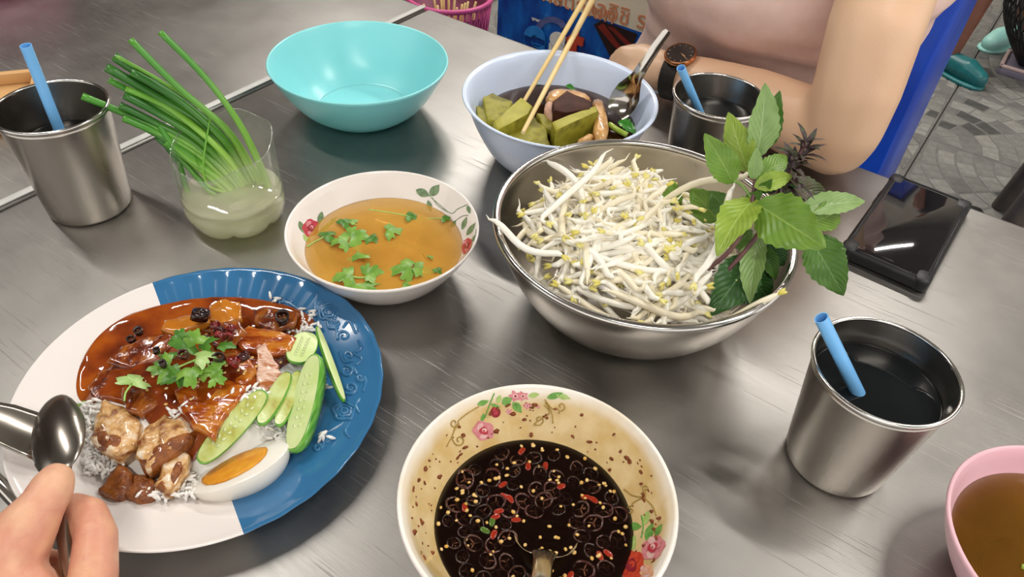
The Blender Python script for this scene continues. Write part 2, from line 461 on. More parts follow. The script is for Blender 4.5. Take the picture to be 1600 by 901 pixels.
# ------------------------------------------------------------------ bowls
def bowl_profile(outer, th):
    """outer [(r,z)] from foot to rim; returns a full shell profile and the inner line"""
    inner = [(max(r-th, 0), z+(th if i == 0 else th*.35)) for i, (r, z) in enumerate(outer)]
    R, Z = outer[-1]
    inner[-1] = (R-th, Z-.0003)
    return [(0, outer[0][1])]+outer+[(R-th*.25, Z+th*.42), (R-th*.75, Z+th*.38)]+inner[::-1]+[(0, inner[0][1])], inner
def curve2(pts, n):
    return [(p.x, p.y) for p in spline([Vector((a, b, 0)) for a, b in pts], n)]
def rim_at(inner, z):
    for (r0, z0), (r1, z1) in zip(inner, inner[1:]):
        if z0 <= z <= z1: return r0+(r1-r0)*(z-z0)/(z1-z0)
    return inner[-1][0]

# turquoise empty bowl
po = [(.048, .002), (.052, .0)]
prof = [(.046, .0)]+curve2([(.050, .001), (.066, .014), (.080, .034), (.0915, .056)], 14)
sh, turq_in = bowl_profile(prof, .0024)
tq = E('turquoise_bowl', Vz(-.1727, .7163), 'empty turquoise plastic bowl', 'bowl')
O('bowl_shell', lathe(sh, 96), m_turq, tq)
O('foot_ring', lathe([(.0455, .0), (.0475, 0), (.048, .0025), (.0455, .0025)], 64, closed=True), m_turq, tq)

# steel mixing bowl
SB = Vz(.0945, .4506)
prof = [(.056, .0006)]+curve2([(.062, .0014), (.080, .013), (.096, .036), (.106, .060), (.1085, .075)], 18)
sh, steel_in = bowl_profile(prof, .0012)
sb = E('mixing_bowl', SB, 'large stainless steel bowl heaped with bean sprouts', 'bowl')
O('bowl_shell', lathe(sh, 120), m_bowlsteel, sb, edge=60)
O('rolled_rim', lathe([(.1098+.0030*math.cos(a), .0765+.0027*math.sin(a)) for a in [2*pi*i/14 for i in range(14)]], 120, closed=True), m_rim, sb)

# pale blue noodle bowl
BB = Vz(.0327, .646)
prof = [(.047, .001)]+curve2([(.050, .0016), (.066, .016), (.080, .042), (.088, .064), (.0925, .070)], 16)
sh, blue_in = bowl_profile(prof, .0026)
bb = E('pale_blue_bowl', BB, 'pale blue melamine bowl with bitter melon soup', 'bowl')
O('bowl_shell', lathe(sh, 96), m_peri, bb)
O('foot_ring', lathe([(.0435, .0), (.0465, 0), (.0475, .004), (.0435, .004)], 64, closed=True), m_peri, bb)

# white soup bowl
WB = Vz(-.1043, .4623)
prof = [(.035, .001)]+curve2([(.038, .0015), (.052, .010), (.066, .029), (.0755, .046)], 14)
sh, soup_in = bowl_profile(prof, .0022)
wb = E('white_soup_bowl', WB, 'white bowl of clear golden broth with red rose print', 'bowl')
O('bowl_shell', lathe(sh, 96), m_white, wb)
O('foot_ring', lathe([(.0335, .0), (.0365, 0), (.037, .003), (.0335, .003)], 64, closed=True), m_white, wb)

# chilli sauce bowl: white, its inside stained tan by the sauce
def stained_mat(zlo):
    m = M('white_melamine_stained', 'f0ebe2', rough=.15, coat=.4); nt = m.node_tree; N = nt.nodes; L = nt.links; b = N['Principled BSDF']
    tc = N.new('ShaderNodeTexCoord'); sp = N.new('ShaderNodeSeparateXYZ'); L.new(tc.outputs['Object'], sp.inputs[0])
    n = N.new('ShaderNodeTexNoise'); n.inputs['Scale'].default_value = 28; n.inputs['Detail'].default_value = 5; L.new(tc.outputs['Object'], n.inputs['Vector'])
    ad = N.new('ShaderNodeMath'); ad.operation = 'MULTIPLY_ADD'; ad.inputs[1].default_value = .016; L.new(n.outputs['Fac'], ad.inputs[0]); L.new(sp.outputs['Z'], ad.inputs[2])
    mr = N.new('ShaderNodeMapRange'); mr.inputs[1].default_value = zlo; mr.inputs[2].default_value = zlo+.009; mr.inputs[3].default_value = 1; mr.inputs[4].default_value = 0
    L.new(ad.outputs[0], mr.inputs[0])
    n2 = N.new('ShaderNodeTexNoise'); n2.inputs['Scale'].default_value = 70; n2.inputs['Detail'].default_value = 4; L.new(tc.outputs['Object'], n2.inputs['Vector'])
    r2 = N.new('ShaderNodeValToRGB'); r2.color_ramp.elements[0].color = lin('d9b878'); r2.color_ramp.elements[1].color = lin('ead3a2')
    r2.color_ramp.elements[0].position = .3; r2.color_ramp.elements[1].position = .68; L.new(n2.outputs['Fac'], r2.inputs['Fac'])
    gi = N.new('ShaderNodeVectorMath'); gi.operation = 'LENGTH'
    mx = N.new('ShaderNodeMix'); mx.data_type = 'RGBA'; mx.inputs['A'].default_value = lin('f2ece2')
    L.new(mr.outputs['Result'], mx.inputs['Factor']); L.new(r2.outputs['Color'], mx.inputs['B']); L.new(mx.outputs['Result'], b.inputs['Base Color'])
    return m
CB = Vz(.0222, .2285)
prof = [(.040, .001)]+curve2([(.043, .0015), (.054, .013), (.0675, .034), (.0775, .054)], 14)
sh, chili_in = bowl_profile(prof, .0030)
cb = E('chilli_sauce_bowl', CB, 'white flower-printed bowl stained tan, holding dark chilli sauce', 'bowl')
m_st = stained_mat(.0535)
V, F = lathe(sh, 96); nout = len(prof)+2
me = mesh('bowl_shell', (V, F), [m_white, m_st])
for p in me.polygons:
    c0 = sum((V[i] for i in p.vertices), Vector())/len(p.vertices)
    ro = math.hypot(c0.x, c0.y)
    nrm = p.normal
    p.material_index = 1 if (nrm.x*c0.x+nrm.y*c0.y < 0 or (nrm.z > .9 and c0.z < .02)) else 0
O('bowl_shell', me, None, cb)
O('foot_ring', lathe([(.0385, .0), (.0415, 0), (.042, .003), (.0385, .003)], 64, closed=True), m_white, cb)

# pink bowl by the near edge and pink bowl on the second table
prof = [(.034, .001)]+curve2([(.037, .0015), (.052, .012), (.063, .030), (.070, .048)], 12)
sh, pink_in = bowl_profile(prof, .0028)
PB = P(1690, 862, .048); PB.z = TZ
pb = E('pink_soup_bowl', PB, 'pink bowl of brown broth near the table edge', 'bowl')
O('bowl_shell', lathe(sh, 80), m_pink, pb)
O('foot_ring', lathe([(.0325, .0), (.0355, 0), (.036, .003), (.0325, .003)], 48, closed=True), m_pink, pb)
prof = [(.05, .001)]+curve2([(.053, .0015), (.072, .014), (.086, .036), (.094, .064)], 12)
sh, pk2 = bowl_profile(prof, .0026)
q = P(-22, -38, 0)
p2 = E('deep_pink_bowl', (q.x, q.y, TZ), 'deep pink plastic bowl on the far steel table', 'bowl')
O('bowl_shell', lathe(sh, 80), m_pink2, p2)
O('foot_ring', lathe([(.0485, .0), (.0515, 0), (.052, .003), (.0485, .003)], 48, closed=True), m_pink2, p2)
# tan tray on the second table
m_tray = M('tan_wood_tray', 'd3a873', 'c99c66', 12, rough=.5, stretch=(1, 8, 1))
q = P(-132, 172, .01)
tr = E('serving_tray', (q.x, q.y, TZ), 'tan wooden tray on the far steel table', 'tray', rz=.38)
O('tray_base', rbox(.22, .10, .006, .012, 4, .002), m_tray, tr, edge=40)
for sx, sy, lx, ly in ((.22, .008, 0, .046), (.22, .008, 0, -.046), (.008, .084, .106, 0), (.008, .084, -.106, 0)):
    O('tray_rim', rbox(sx, sy, .012, .003, 2, .001), m_tray, tr, (lx, ly, .006), edge=40)

# ------------------------------------------------------------------ liquids
def liquid_mat(name, col, density, haze, hazecol, rough=.0):
    """clear tinted liquid: fresnel gloss over a see-through surface with absorption inside, plus some cloudiness"""
    m = bpy.data.materials.new(name); m.use_nodes = True; nt = m.node_tree; N = nt.nodes; L = nt.links
    out = N['Material Output']; N.remove(N['Principled BSDF'])
    tr = N.new('ShaderNodeBsdfTransparent'); df = N.new('ShaderNodeBsdfDiffuse'); gl = N.new('ShaderNodeBsdfGlossy'); fr = N.new('ShaderNodeFresnel')
    tc = N.new('ShaderNodeTexCoord'); nz = N.new('ShaderNodeTexNoise'); nz.inputs['Scale'].default_value = 22; nz.inputs['Detail'].default_value = 3; L.new(tc.outputs['Object'], nz.inputs['Vector'])
    mr = N.new('ShaderNodeMapRange'); mr.inputs[1].default_value = .3; mr.inputs[2].default_value = .7; mr.inputs[3].default_value = haze*.75; mr.inputs[4].default_value = haze*1.25; L.new(nz.outputs['Fac'], mr.inputs[0])
    df.inputs[0].default_value = lin(hazecol); gl.inputs['Roughness'].default_value = .03+rough; fr.inputs[0].default_value = 1.33
    a = N.new('ShaderNodeMixShader'); b = N.new('ShaderNodeMixShader')
    L.new(mr.outputs[0], a.inputs[0]); L.new(tr.outputs[0], a.inputs[1]); L.new(df.outputs[0], a.inputs[2])
    L.new(fr.outputs[0], b.inputs[0]); L.new(a.outputs[0], b.inputs[1]); L.new(gl.outputs[0], b.inputs[2]); L.new(b.outputs[0], out.inputs['Surface'])
    va = N.new('ShaderNodeVolumeAbsorption'); va.inputs['Color'].default_value = lin(col); va.inputs['Density'].default_value = density; L.new(va.outputs[0], out.inputs['Volume'])
    return m
def liquid(name, inner, z, mat, loc, label, cat, grow=.0004):
    pr = [(0, inner[0][1]-.0002)]+[(r+grow, zz) for r, zz in inner if zz < z-.001]
    r = rim_at(inner, z)+grow
    pr += [(r, z+.0003), (r-.0012, z-.0001), (r*.9, z), (r*.5, z), (0, z)]
    return tag(O(name, lathe(pr, 80), mat, loc=loc), label, cat)
m_broth = liquid_mat('golden_broth', 'f0c45e', 52, .40, 'eebc50')
m_brown = liquid_mat('brown_broth', '7a4a1c', 130, .30, '5a3312')
m_sauce = liquid_mat('black_chilli_sauce', '3a1408', 420, .55, '1a0a06')
m_pbroth = liquid_mat('amber_broth', 'b07a2a', 90, .35, '9a6a24')
liquid('golden_broth', soup_in, .0275, m_broth, WB, 'golden clear broth with coriander floating on it', 'soup')
liquid('brown_broth', blue_in, .040, m_brown, BB, 'dark brown soup broth in the pale blue bowl', 'soup')
liquid('chilli_sauce', chili_in, .0235, m_sauce, CB, 'near-black chilli dipping sauce in the stained bowl', 'sauce')
liquid('amber_broth', pink_in, .032, m_pbroth, PB, 'amber broth in the pink bowl', 'soup')
# ------------------------------------------------------------------ tracing onto curved dishes
def wall_pt(ctr, inner, px, py, off=.0004):
    """first point of a bowl's inside wall on the sight line of a photo pixel, lifted off by off"""
    zt = inner[-1][1]; n = 160; prev = None
    for i in range(n+1):
        z = zt-(zt-inner[0][1])*i/n
        p = P(px, py, z); d = Vector((p.x-ctr.x, p.y-ctr.y, 0)); r = rim_at(inner, z)
        if d.length > r and i > 0:
            u = d.normalized(); r2 = rim_at(inner, max(z-.002, inner[0][1])); sl = (r-r2)/.002
            nr = (Vector((-u.x, -u.y, sl))).normalized()
            return Vector((ctr.x, ctr.y, TZ+z))+u*r+nr*off
    p = P(px, py, inner[0][1]); return Vector((p.x, p.y, TZ+inner[0][1]+off))
def lens(p0, p1, w, n=6):
    """leaf-shaped outline in photo pixels"""
    a, b = Vector(p0), Vector(p1); d = b-a; nn = Vector((-d.y, d.x)).normalized(); L, R_ = [], []
    for i in range(n+1):
        t = i/n; h = w/2*math.sin(pi*t**.85)
        L.append(a+d*t+nn*h)
        if 0 < i < n: R_.append(a+d*t-nn*h)
    return [tuple(v) for v in L+R_[::-1]]
def oval(c, rx, ry, n=12, rot=0, wob=0, k=5):
    return [(c[0]+math.cos(a+rot)*0+(rx*(1+wob*math.sin(k*a))*math.cos(a))*math.cos(rot)-(ry*(1+wob*math.sin(k*a))*math.sin(a))*math.sin(rot),
             c[1]+(rx*(1+wob*math.sin(k*a))*math.cos(a))*math.sin(rot)+(ry*(1+wob*math.sin(k*a))*math.sin(a))*math.cos(rot)) for a in [2*pi*i/n for i in range(n)]]
def prints(name, root, ctr, inner, polys):
    """flat printed motif on a bowl wall: polys [(pixel outline, material)], later ones lie on top"""
    V, F, idx, mats = [], [], [], []
    for k, (pl, m) in enumerate(polys):
        if m not in mats: mats.append(m)
        c = (sum(p[0] for p in pl)/len(pl), sum(p[1] for p in pl)/len(pl)); off = .00025+.00007*k; o = len(V); n = len(pl)
        for s in (1, .5):
            V += [wall_pt(ctr, inner, c[0]+(p[0]-c[0])*s, c[1]+(p[1]-c[1])*s, off)-ctr for p in pl]
        V.append(wall_pt(ctr, inner, c[0], c[1], off)-ctr)
        for i in range(n):
            j = (i+1) % n; F += [(o+i, o+j, o+n+j, o+n+i), (o+n+i, o+n+j, o+2*n)]; idx += [mats.index(m)]*2
    return O(name, (V, F), mats, root, midx=idx, smooth=True)
def vine(name, root, ctr, inner, paths, m, wd=1.0):
    for pts in paths:
        sp = spline([Vector((a, b, 0)) for a, b in pts], 6*len(pts))
        w = [wall_pt(ctr, inner, p.x, p.y, .0003)-ctr for p in sp]
        O(name, tube(w, [.00028*wd]*len(w), 5), m, root)
g = lambda n, a, b, **k: M(n, a, b, 300, rough=.25, **k)
pr_red, pr_dred, pr_pink, pr_lpink = g('print_red', 'bb3a48', 'c9495a'), g('print_dark_red', '8f2434', '9c2f3c'), g('print_pink', 'd67c86', 'e39aa0'), g('print_pale_pink', 'eab6b6', 'f0c9c4')
pr_green, pr_lgreen, pr_grey, pr_gold, pr_orange, pr_peach = g('print_green', '5f9a45', '7fb35c'), g('print_light_green', 'a3c46a', 'b6d181'), g('print_grey_green', '617a55', '7e9a70'), g('print_gold', 'a88a45', 'b99b55'), g('print_vermilion', 'c8402c', 'd8553a'), g('print_peach', 'eeb08a', 'f0bf9c')

def rose(c, r, dark, mid, light, rot=0.0, ry=None):
    ry = ry or r
    P_ = [(oval(c, r, ry, 16, rot, .10, 5), mid)]
    for i in range(5):
        a = rot+2*pi*i/5; q = (c[0]+math.cos(a)*r*.52, c[1]+math.sin(a)*ry*.52); P_.append((oval(q, r*.38, ry*.30, 10, a+1.2), light if i % 2 else mid))
    P_ += [(oval(c, r*.42, ry*.42, 12, rot, .12, 3), dark), (oval((c[0]+r*.06, c[1]-ry*.08), r*.24, ry*.22, 10), light), (oval(c, r*.1, ry*.1, 8), dark)]
    return P_
# white soup bowl
prints('rose_print', wb, WB, soup_in, rose((485, 356), 13, pr_dred, pr_red, pr_pink, .4, 14))
prints('rose_print', wb, WB, soup_in, rose((730, 384), 7, pr_dred, pr_red, pr_pink, .4, 13))
for *q, m in (((467, 345), (474, 364), 8, pr_grey), ((503, 330), (497, 352), 9, pr_grey), ((473, 366), (486, 380), 9, pr_lgreen), ((493, 369), (527, 338), 7, pr_lgreen), ((512, 352), (526, 338), 6, pr_green),
    ((650, 296), (672, 306), 13, pr_grey), ((672, 306), (687, 288), 14, pr_grey), ((669, 312), (674, 331), 8, pr_grey), ((731, 321), (735, 334), 7, pr_grey), ((722, 359), (730, 338), 8, pr_grey), ((729, 368), (744, 347), 8, pr_grey), ((705, 355), (713, 344), 7, pr_grey), ((738, 378), (746, 365), 6, pr_grey), ((735, 388), (743, 381), 7, pr_lgreen)): prints('leaf_print', wb, WB, soup_in, [(lens(*q), m)])
vine('stem_print', wb, WB, soup_in, [[(673, 307), (690, 322), (706, 333), (716, 326), (732, 319)], [(676, 308), (684, 320), (700, 331)], [(732, 336), (722, 338), (708, 348)], [(746, 358), (742, 370), (737, 378)]], pr_grey)
# chilli bowl
prints('rose_print', cb, CB, chili_in, rose((755, 672), 17, pr_red, pr_pink, pr_lpink, .3, 15))
prints('bud_print', cb, CB, chili_in, [(oval((774, 643), 8, 9, 12), pr_dred), (oval((774, 641), 4, 7, 10), pr_red), (lens((766, 631), (782, 635), 5), pr_green)])
for c, r in (((805, 618), 9), ((817, 618), 8), ((824, 633), 6), ((795, 642), 5), ((841, 635), 3)):
    prints('blossom_print', cb, CB, chili_in, [(oval(c, r, r*.8, 20, .3, .28, 5), pr_pink), (oval(c, r*.5, r*.4, 10, 0, .2, 5), pr_lpink), (oval(c, r*.22, r*.2, 8), pr_dred)])
for *q, m in (((745, 632), (764, 625), 9, pr_green), ((784, 630), (800, 621), 14, pr_green), ((801, 627), (815, 644), 13, pr_green), ((825, 618), (843, 615), 9, pr_lgreen), ((854, 621), (880, 613), 11, pr_green), ((868, 616), (893, 622), 9, pr_lgreen), ((777, 629), (782, 616), 8, pr_lgreen), ((752, 659), (756, 644), 6, pr_green)): prints('leaf_print', cb, CB, chili_in, [(lens(*q), m)])
prints('rose_print', cb, CB, chili_in, rose((988, 884), 20, pr_dred, pr_orange, pr_orange, .2, 25))
prints('rose_print', cb, CB, chili_in, rose((1021, 856), 16, pr_red, pr_pink, pr_lpink, .8, 22))
prints('rose_print', cb, CB, chili_in, rose((1010, 893), 12, pr_peach, pr_peach, pr_lpink, .1, 12))
for *q, m in (((983, 822), (1004, 822), 13, pr_green), ((1007, 820), (1014, 797), 11, pr_lgreen), ((1010, 845), (1021, 816), 13, pr_green), ((1024, 838), (1035, 818), 9, pr_green), ((981, 862), (993, 836), 16, pr_lgreen)): prints('leaf_print', cb, CB, chili_in, [(lens(*q), m)])
vine('stem_print', cb, CB, chili_in, [[(757, 652), (766, 628), (772, 613)], [(1003, 805), (1006, 822), (1003, 840)]], pr_green, 1.6)
def curl(c, r, a0, turns, tail):
    pts = [(c[0]+math.cos(a0+t*turns*2*pi)*r*(1-.75*t), c[1]+math.sin(a0+t*turns*2*pi)*r*(1-.75*t)) for t in [i/8 for i in range(9)]]
    return list(tail)+pts
vine('scroll_print', cb, CB, chili_in, [curl((709, 660), 8, -.5, 1.1, [(748, 634), (730, 645)]), curl((717, 687), 9, 2.6, -1.1, [(716, 660), (706, 680)]), [(712, 662), (706, 680), (697, 697)],
    curl((842, 655), 9, 2.4, -1.0, [(850, 632), (858, 645)]), curl((877, 634), 8, 2.8, -1.1, [(851, 623), (862, 637)]), [(852, 628), (862, 644), (864, 660)], curl((1010, 763), 6, 1.8, 1.1, [(976, 764), (990, 774), (1008, 776)]), curl((986, 797), 7, -1.4, -1.1, [(1008, 776), (992, 784)]), [(1008, 778), (1020, 790), (1026, 805)]], pr_gold, 1.6)
# flecks of chilli stuck to the bowl wall, and seeds
m_fleck = M('chilli_fleck', '6e3012', '8a4618', 400, rough=.3)
rn = random.Random(5); vs = []
for _ in range(900):
    x, y = rn.uniform(640, 1045), rn.uniform(612, 895)
    p = wall_pt(CB, chili_in, x, y, .0002); z = p.z-TZ; dx = p-CB; rad = math.hypot(dx.x, dx.y)
    if z < .026 or z > .046 or rn.random() > .30*(1.6 if x < 720 or x > 960 else 1): continue
    s = rn.choice((.0005, .0006, .0007, .0012, .0016))
    vs.append(xf(icos(1, (s*1.5, s, s*.6)), Matrix.Translation(p-CB) @ Matrix.Rotation(rn.uniform(0, 6), 4, 'Z') @ Matrix.Rotation(rn.uniform(0, 6), 4, 'X')))
fl = O('chilli_flecks', join(*vs), m_fleck, cb); fl['kind'] = 'stuff'

# ------------------------------------------------------------------ chilli sauce contents
m_ring = [M('chilli_skin_%s' % n, a, b, 300, rough=.2, coat=.4) for n, a, b in (('black', '1d0a08', '2a110c'), ('brown', '341610', '421f14'), ('maroon', '35100f', '451513'))]
m_pith = M('chilli_pith', '4e2814', '6a3c1e', 400, rough=.35)
m_redchili = M('red_chilli', '8c2210', 'a83218', 200, rough=.2, coat=.4)
m_greenchili = M('green_chilli', '44601f', '587a2a', 200, rough=.2, coat=.4)
m_seed = M('chilli_seed', 'd8a850', 'efd092', 300, rough=.35)
def ring_vf(r, h, seed):
    q = random.Random(seed); n = 18
    w = [r*(1+.10*math.sin(2*2*pi*i/n+seed)+.05*q.uniform(-1, 1)) for i in range(n)]
    V, F = [], []
    for s, z in ((1, 0), (1, h), (.80, h), (.78, 0)):
        V += [Vector((w[i]*s*math.cos(2*pi*i/n), w[i]*s*math.sin(2*pi*i/n), z)) for i in range(n)]
    for k in range(4):
        for i in range(n): F.append((k*n+i, k*n+(i+1) % n, ((k+1) % 4)*n+(i+1) % n, ((k+1) % 4)*n+i))
    return V, F
def pith_vf(r, h, seed):
    q = random.Random(seed*3+1); parts = []
    for k in range(3):
        a = 2*pi*k/3+q.uniform(-.4, .4); parts.append(tube([(0, 0, h*.55), (math.cos(a)*r*.4, math.sin(a)*r*.4, h*.7), (math.cos(a)*r*.78, math.sin(a)*r*.78, h*.5)], [r*.13, r*.09, r*.07], 5))
    for k in range(3):
        a = q.uniform(0, 6.28); d = r*q.uniform(.25, .55); parts.append(xf(icos(1, (r*.17, r*.14, r*.06)), Matrix.Translation((math.cos(a)*d, math.sin(a)*d, h*.6))))
    return join(*parts)
RMESH = [(mesh('chilli_slice', ring_vf(r, .0022, i), m_ring[i % 3]), mesh('pith', pith_vf(r, .0022, i), m_pith)) for i, r in enumerate((.0050, .0056, .0062, .0044, .0053, .0058))]
def chilli_slice(p, k, rot, label, group, scale=1.0):
    o = tag(O('chilli_slice', RMESH[k][0], None, loc=p, rot=rot), label, 'chilli', group); o.scale = (scale,)*3
    O('pith', RMESH[k][1], None, o)
spots = []
def free(x, y, d):
    if all((x-a)**2+(y-b)**2 > (d+e)**2 for a, b, e in spots): spots.append((x, y, d)); return True
    return False
rs = random.Random(11); SZ = .0235; RS = rim_at(chili_in, SZ)-.007; n = 0
spots += [(P(852, 850, SZ).x-CB.x, P(852, 850, SZ).y-CB.y, .017)]
for _ in range(4000):
    a, r = rs.uniform(0, 2*pi), RS*math.sqrt(rs.random()); x, y = r*math.cos(a), r*math.sin(a)
    if not free(x, y, .0042): continue
    chilli_slice(CB+Vector((x, y, SZ-.0021+rs.uniform(0, .0005))), rs.randrange(6), (rs.uniform(-.18, .18), rs.uniform(-.18, .18), rs.uniform(0, 6)),
                 'dark chilli ring floating in the black dipping sauce', 'chilli rings floating in the dipping sauce', rs.uniform(.8, 1.05)); n += 1
    if n >= 66: break
for i in range(22):
    for _ in range(80):
        a, r = rs.uniform(0, 2*pi), RS*math.sqrt(rs.random()); x, y = r*math.cos(a), r*math.sin(a)
        if free(x, y, .0018): break
    else: continue
    o = O('chilli_piece', cushion([(-.0032, -.0012), (.0, -.002), (.0034, -.001), (.003, .0016), (-.001, .002), (-.0034, .001)], .0016, sub=2, nz=.0002, nsc=300, seed=i), m_greenchili if i % 7 == 3 else m_redchili,
          loc=CB+Vector((x, y, SZ-.0012)), rot=(0, 0, rs.uniform(0, 6)))
    if i % 7 == 3: tag(o, 'green chilli piece floating in the black dipping sauce', 'chilli', 'green chilli pieces in the dipping sauce')
    else: tag(o, 'bright red chilli piece floating in the black dipping sauce', 'chilli', 'red chilli pieces in the dipping sauce')
vs = []
for i in range(110):
    a, r = rs.uniform(0, 2*pi), (RS+.005)*math.sqrt(rs.random())
    s = rs.uniform(.0009, .0014); vs.append(xf(icos(1, (s*1.2, s, s*.5)), Matrix.Translation((r*math.cos(a), r*math.sin(a), SZ+.0003+rs.uniform(0, .0004))) @ Matrix.Rotation(rs.uniform(0, 6), 4, 'Z') @ Matrix.Rotation(rs.uniform(-.4, .4), 4, 'X')))
o = tag(O('chilli_seeds', join(*vs), m_seed, loc=CB), 'yellow chilli seeds scattered on the black dipping sauce', 'seeds'); o['kind'] = 'stuff'

# ------------------------------------------------------------------ spoons
m_spoon = M('spoon_steel', 'b8b2aa', 'c8c3bb', 12, rough=.14, metal=1)
m_spoon2 = M('spoon_steel_dull', '8d867e', 'a39c93', 12, rough=.24, metal=1)
def spoon_head(a, b, depth, n=14, m=10, th=.0008, x0=0.0):
    """concave oval bowl of a spoon, x from x0 to x0+2a, opening up"""
    V, F = [], []
    for side in (0, 1):
        for i in range(n+1):
            t = i/n; x = x0+2*a*(1-math.cos(pi*t))/2; hw = b*math.sqrt(max(0, 1-((x-x0-a)/a)**2))*(1+.12*((x-x0-a)/a))
            for j in range(m+1):
                v = -1+2*j/m; y = hw*v; u = min(1, ((x-x0-a)/a)**2+(v*hw/b)**2)
                V.append(Vector((x, y, -depth*(1-u)**.75-(th if side else 0))))
    k = (n+1)*(m+1)
    for i in range(n):
        for j in range(m):
            q = (i*(m+1)+j, (i+1)*(m+1)+j, (i+1)*(m+1)+j+1, i*(m+1)+j+1); F.append(q); F.append(tuple(k+z for z in q[::-1]))
    for i in range(n):
        for j, s in ((0, 1), (m, -1)):
            q = (i*(m+1)+j, (i+1)*(m+1)+j); w = (q[0], q[0]+k, q[1]+k, q[1]); F.append(w if s > 0 else w[::-1])
    return V, F
def handle(pts, widths, th=.0016, seg=12):
    return tube(spline(pts, 16), [w for w in curve1(widths, 17)], seg, flat=.22)
def curve1(v, n):
    out = []
    for i in range(n):
        t = i/(n-1)*(len(v)-1); k = min(int(t), len(v)-2); out.append(v[k]+(v[k+1]-v[k])*(t-k))
    return out
# spoon standing in the chilli sauce
hd = P(853, 838, .024); tl = P(846, 880, .036)
ax = (P(845, 905, .050)-hd).normalized()
t = E('sauce_spoon', hd, 'steel spoon dipped into the chilli sauce bowl', 'spoon')
mw = frame(-ax, Vector((0, 0, 1)), (0, 0, 0))
O('spoon_bowl', xf(spoon_head(.0215, .0185, .009, x0=-.021), mw), m_spoon, t)
O('handle', xf(tube(spline([(-.020, 0, .0005), (-.034, 0, .003), (-.06, 0, .003), (-.11, 0, -.004), (-.15, 0, -.012)], 16), curve1([.0075, .0058, .0052, .0055, .0065, .007], 17), 12, flat=.30), mw), m_spoon, t)
# ------------------------------------------------------------------ plate
PC = Vz(-.1993, .3117)
PLATE = [(.0, .0035), (.055, .0035), (.066, .0037), (.073, .0058), (.080, .0092), (.092, .0136), (.105, .0180), (.1125, .0206), (.1165, .0226)]
def plate_z(r):
    for (a, za), (b, zb) in zip(PLATE, PLATE[1:]):
        if a <= r <= b: return za+(zb-za)*(r-a)/(b-a)
    return PLATE[-1][1]
def plate_pt(px, py, off=.0005):
    z = .012
    for _ in range(12):
        p = P(px, py, z); z = plate_z(math.hypot(p.x-PC.x, p.y-PC.y))
    return Vector((p.x, p.y, TZ+z+off))
la, lb = plate_pt(243, 455)-PC, plate_pt(373, 812)-PC
nb = Vector((lb.y-la.y, -(lb.x-la.x), 0)).normalized()
if nb.x < 0: nb = -nb
def plate_mat():
    m = M('two_tone_glaze', 'eae3df', rough=.13, coat=.5); nt = m.node_tree; N = nt.nodes; L = nt.links; b = N['Principled BSDF']
    tc = N.new('ShaderNodeTexCoord'); dt = N.new('ShaderNodeVectorMath'); dt.operation = 'DOT_PRODUCT'; dt.inputs[1].default_value = nb
    L.new(tc.outputs['Object'], dt.inputs[0])
    gt = N.new('ShaderNodeMath'); gt.operation = 'GREATER_THAN'; gt.inputs[1].default_value = la.dot(nb); L.new(dt.outputs['Value'], gt.inputs[0])
    nz = N.new('ShaderNodeTexNoise'); nz.inputs['Scale'].default_value = 20; L.new(tc.outputs['Object'], nz.inputs['Vector'])
    r = N.new('ShaderNodeValToRGB'); r.color_ramp.elements[0].color = lin('2d6796'); r.color_ramp.elements[1].color = lin('3874a3'); L.new(nz.outputs['Fac'], r.inputs['Fac'])
    mx = N.new('ShaderNodeMix'); mx.data_type = 'RGBA'; mx.inputs['A'].default_value = lin('eae3df'); L.new(gt.outputs[0], mx.inputs['Factor']); L.new(r.outputs['Color'], mx.inputs['B'])
    L.new(mx.outputs['Result'], b.inputs['Base Color']); return m
m_plate = plate_mat()
m_blueglaze = M('blue_relief_glaze', '2d6796', '3c7aa8', 30, rough=.12, coat=.5)
pl = E('two_tone_plate', PC, 'round plate glazed half white and half blue, served with rice', 'plate')
NS = 216
def flute(a, r, z, k):
    p = Vector((math.cos(a), math.sin(a), 0)); s = (p*r).dot(nb)-la.dot(nb); d = math.degrees(a)
    if .082 < r < .114 and s > .004 and k < 20 and not (-62 < d-(360 if d > 180 else 0) < 58): z += .0007*math.cos(a*36)
    if k < 20 and r > .114: r *= 1+.0022*math.cos(a*36)*(1 if s > 0 else 0)
    return r, z
def dens(pr, n):
    out = []
    for (a, za), (b, zb) in zip(pr, pr[1:]): out += [(a+(b-a)*i/n, za+(zb-za)*i/n) for i in range(n)]
    return out+[pr[-1]]
top = dens(PLATE, 2); back = [(.1176, .0222), (.1172, .0210), (.105, .0150), (.085, .0072), (.072, .0018), (.067, 0), (.062, 0), (.058, .0015), (0, .0015)]
O('plate_body', lathe(top+back, NS, flute), m_plate, pl)
m_plate_rim = None
# raised ornament on the blue rim
def relief(name, paths, rad=.0013):
    for pts in paths:
        sp = spline([Vector((a, b, 0)) for a, b in pts], 5*len(pts)); w = [plate_pt(p.x, p.y, .0001)-PC for p in sp]
        O(name, tube(w, [rad*(.55+.45*math.sin(pi*min(1, .15+i/len(w)))) for i in range(len(w))], 7), m_blueglaze, pl)
def sp2(c, r, a0, turns, tail=()):
    return list(tail)+[(c[0]+math.cos(a0+t*turns*6.283)*r*(1-.8*t), c[1]+math.sin(a0+t*turns*6.283)*r*(1-.8*t)*.85) for t in [i/9 for i in range(10)]]
def rosep(c, r):
    return [[(c[0]+math.cos(a)*q*(1+.12*math.sin(5*a+q)), c[1]+math.sin(a)*q*.85*(1+.12*math.sin(5*a+q))) for a in [6.283*i/14 for i in range(15)]] for q in (r, r*.66, r*.34)]
relief('relief_rose', rosep((513, 487), 15)); relief('relief_rose', rosep((538, 642), 16)); relief('relief_rose', rosep((500, 478), 8)); relief('relief_rose', rosep((521, 506), 9))
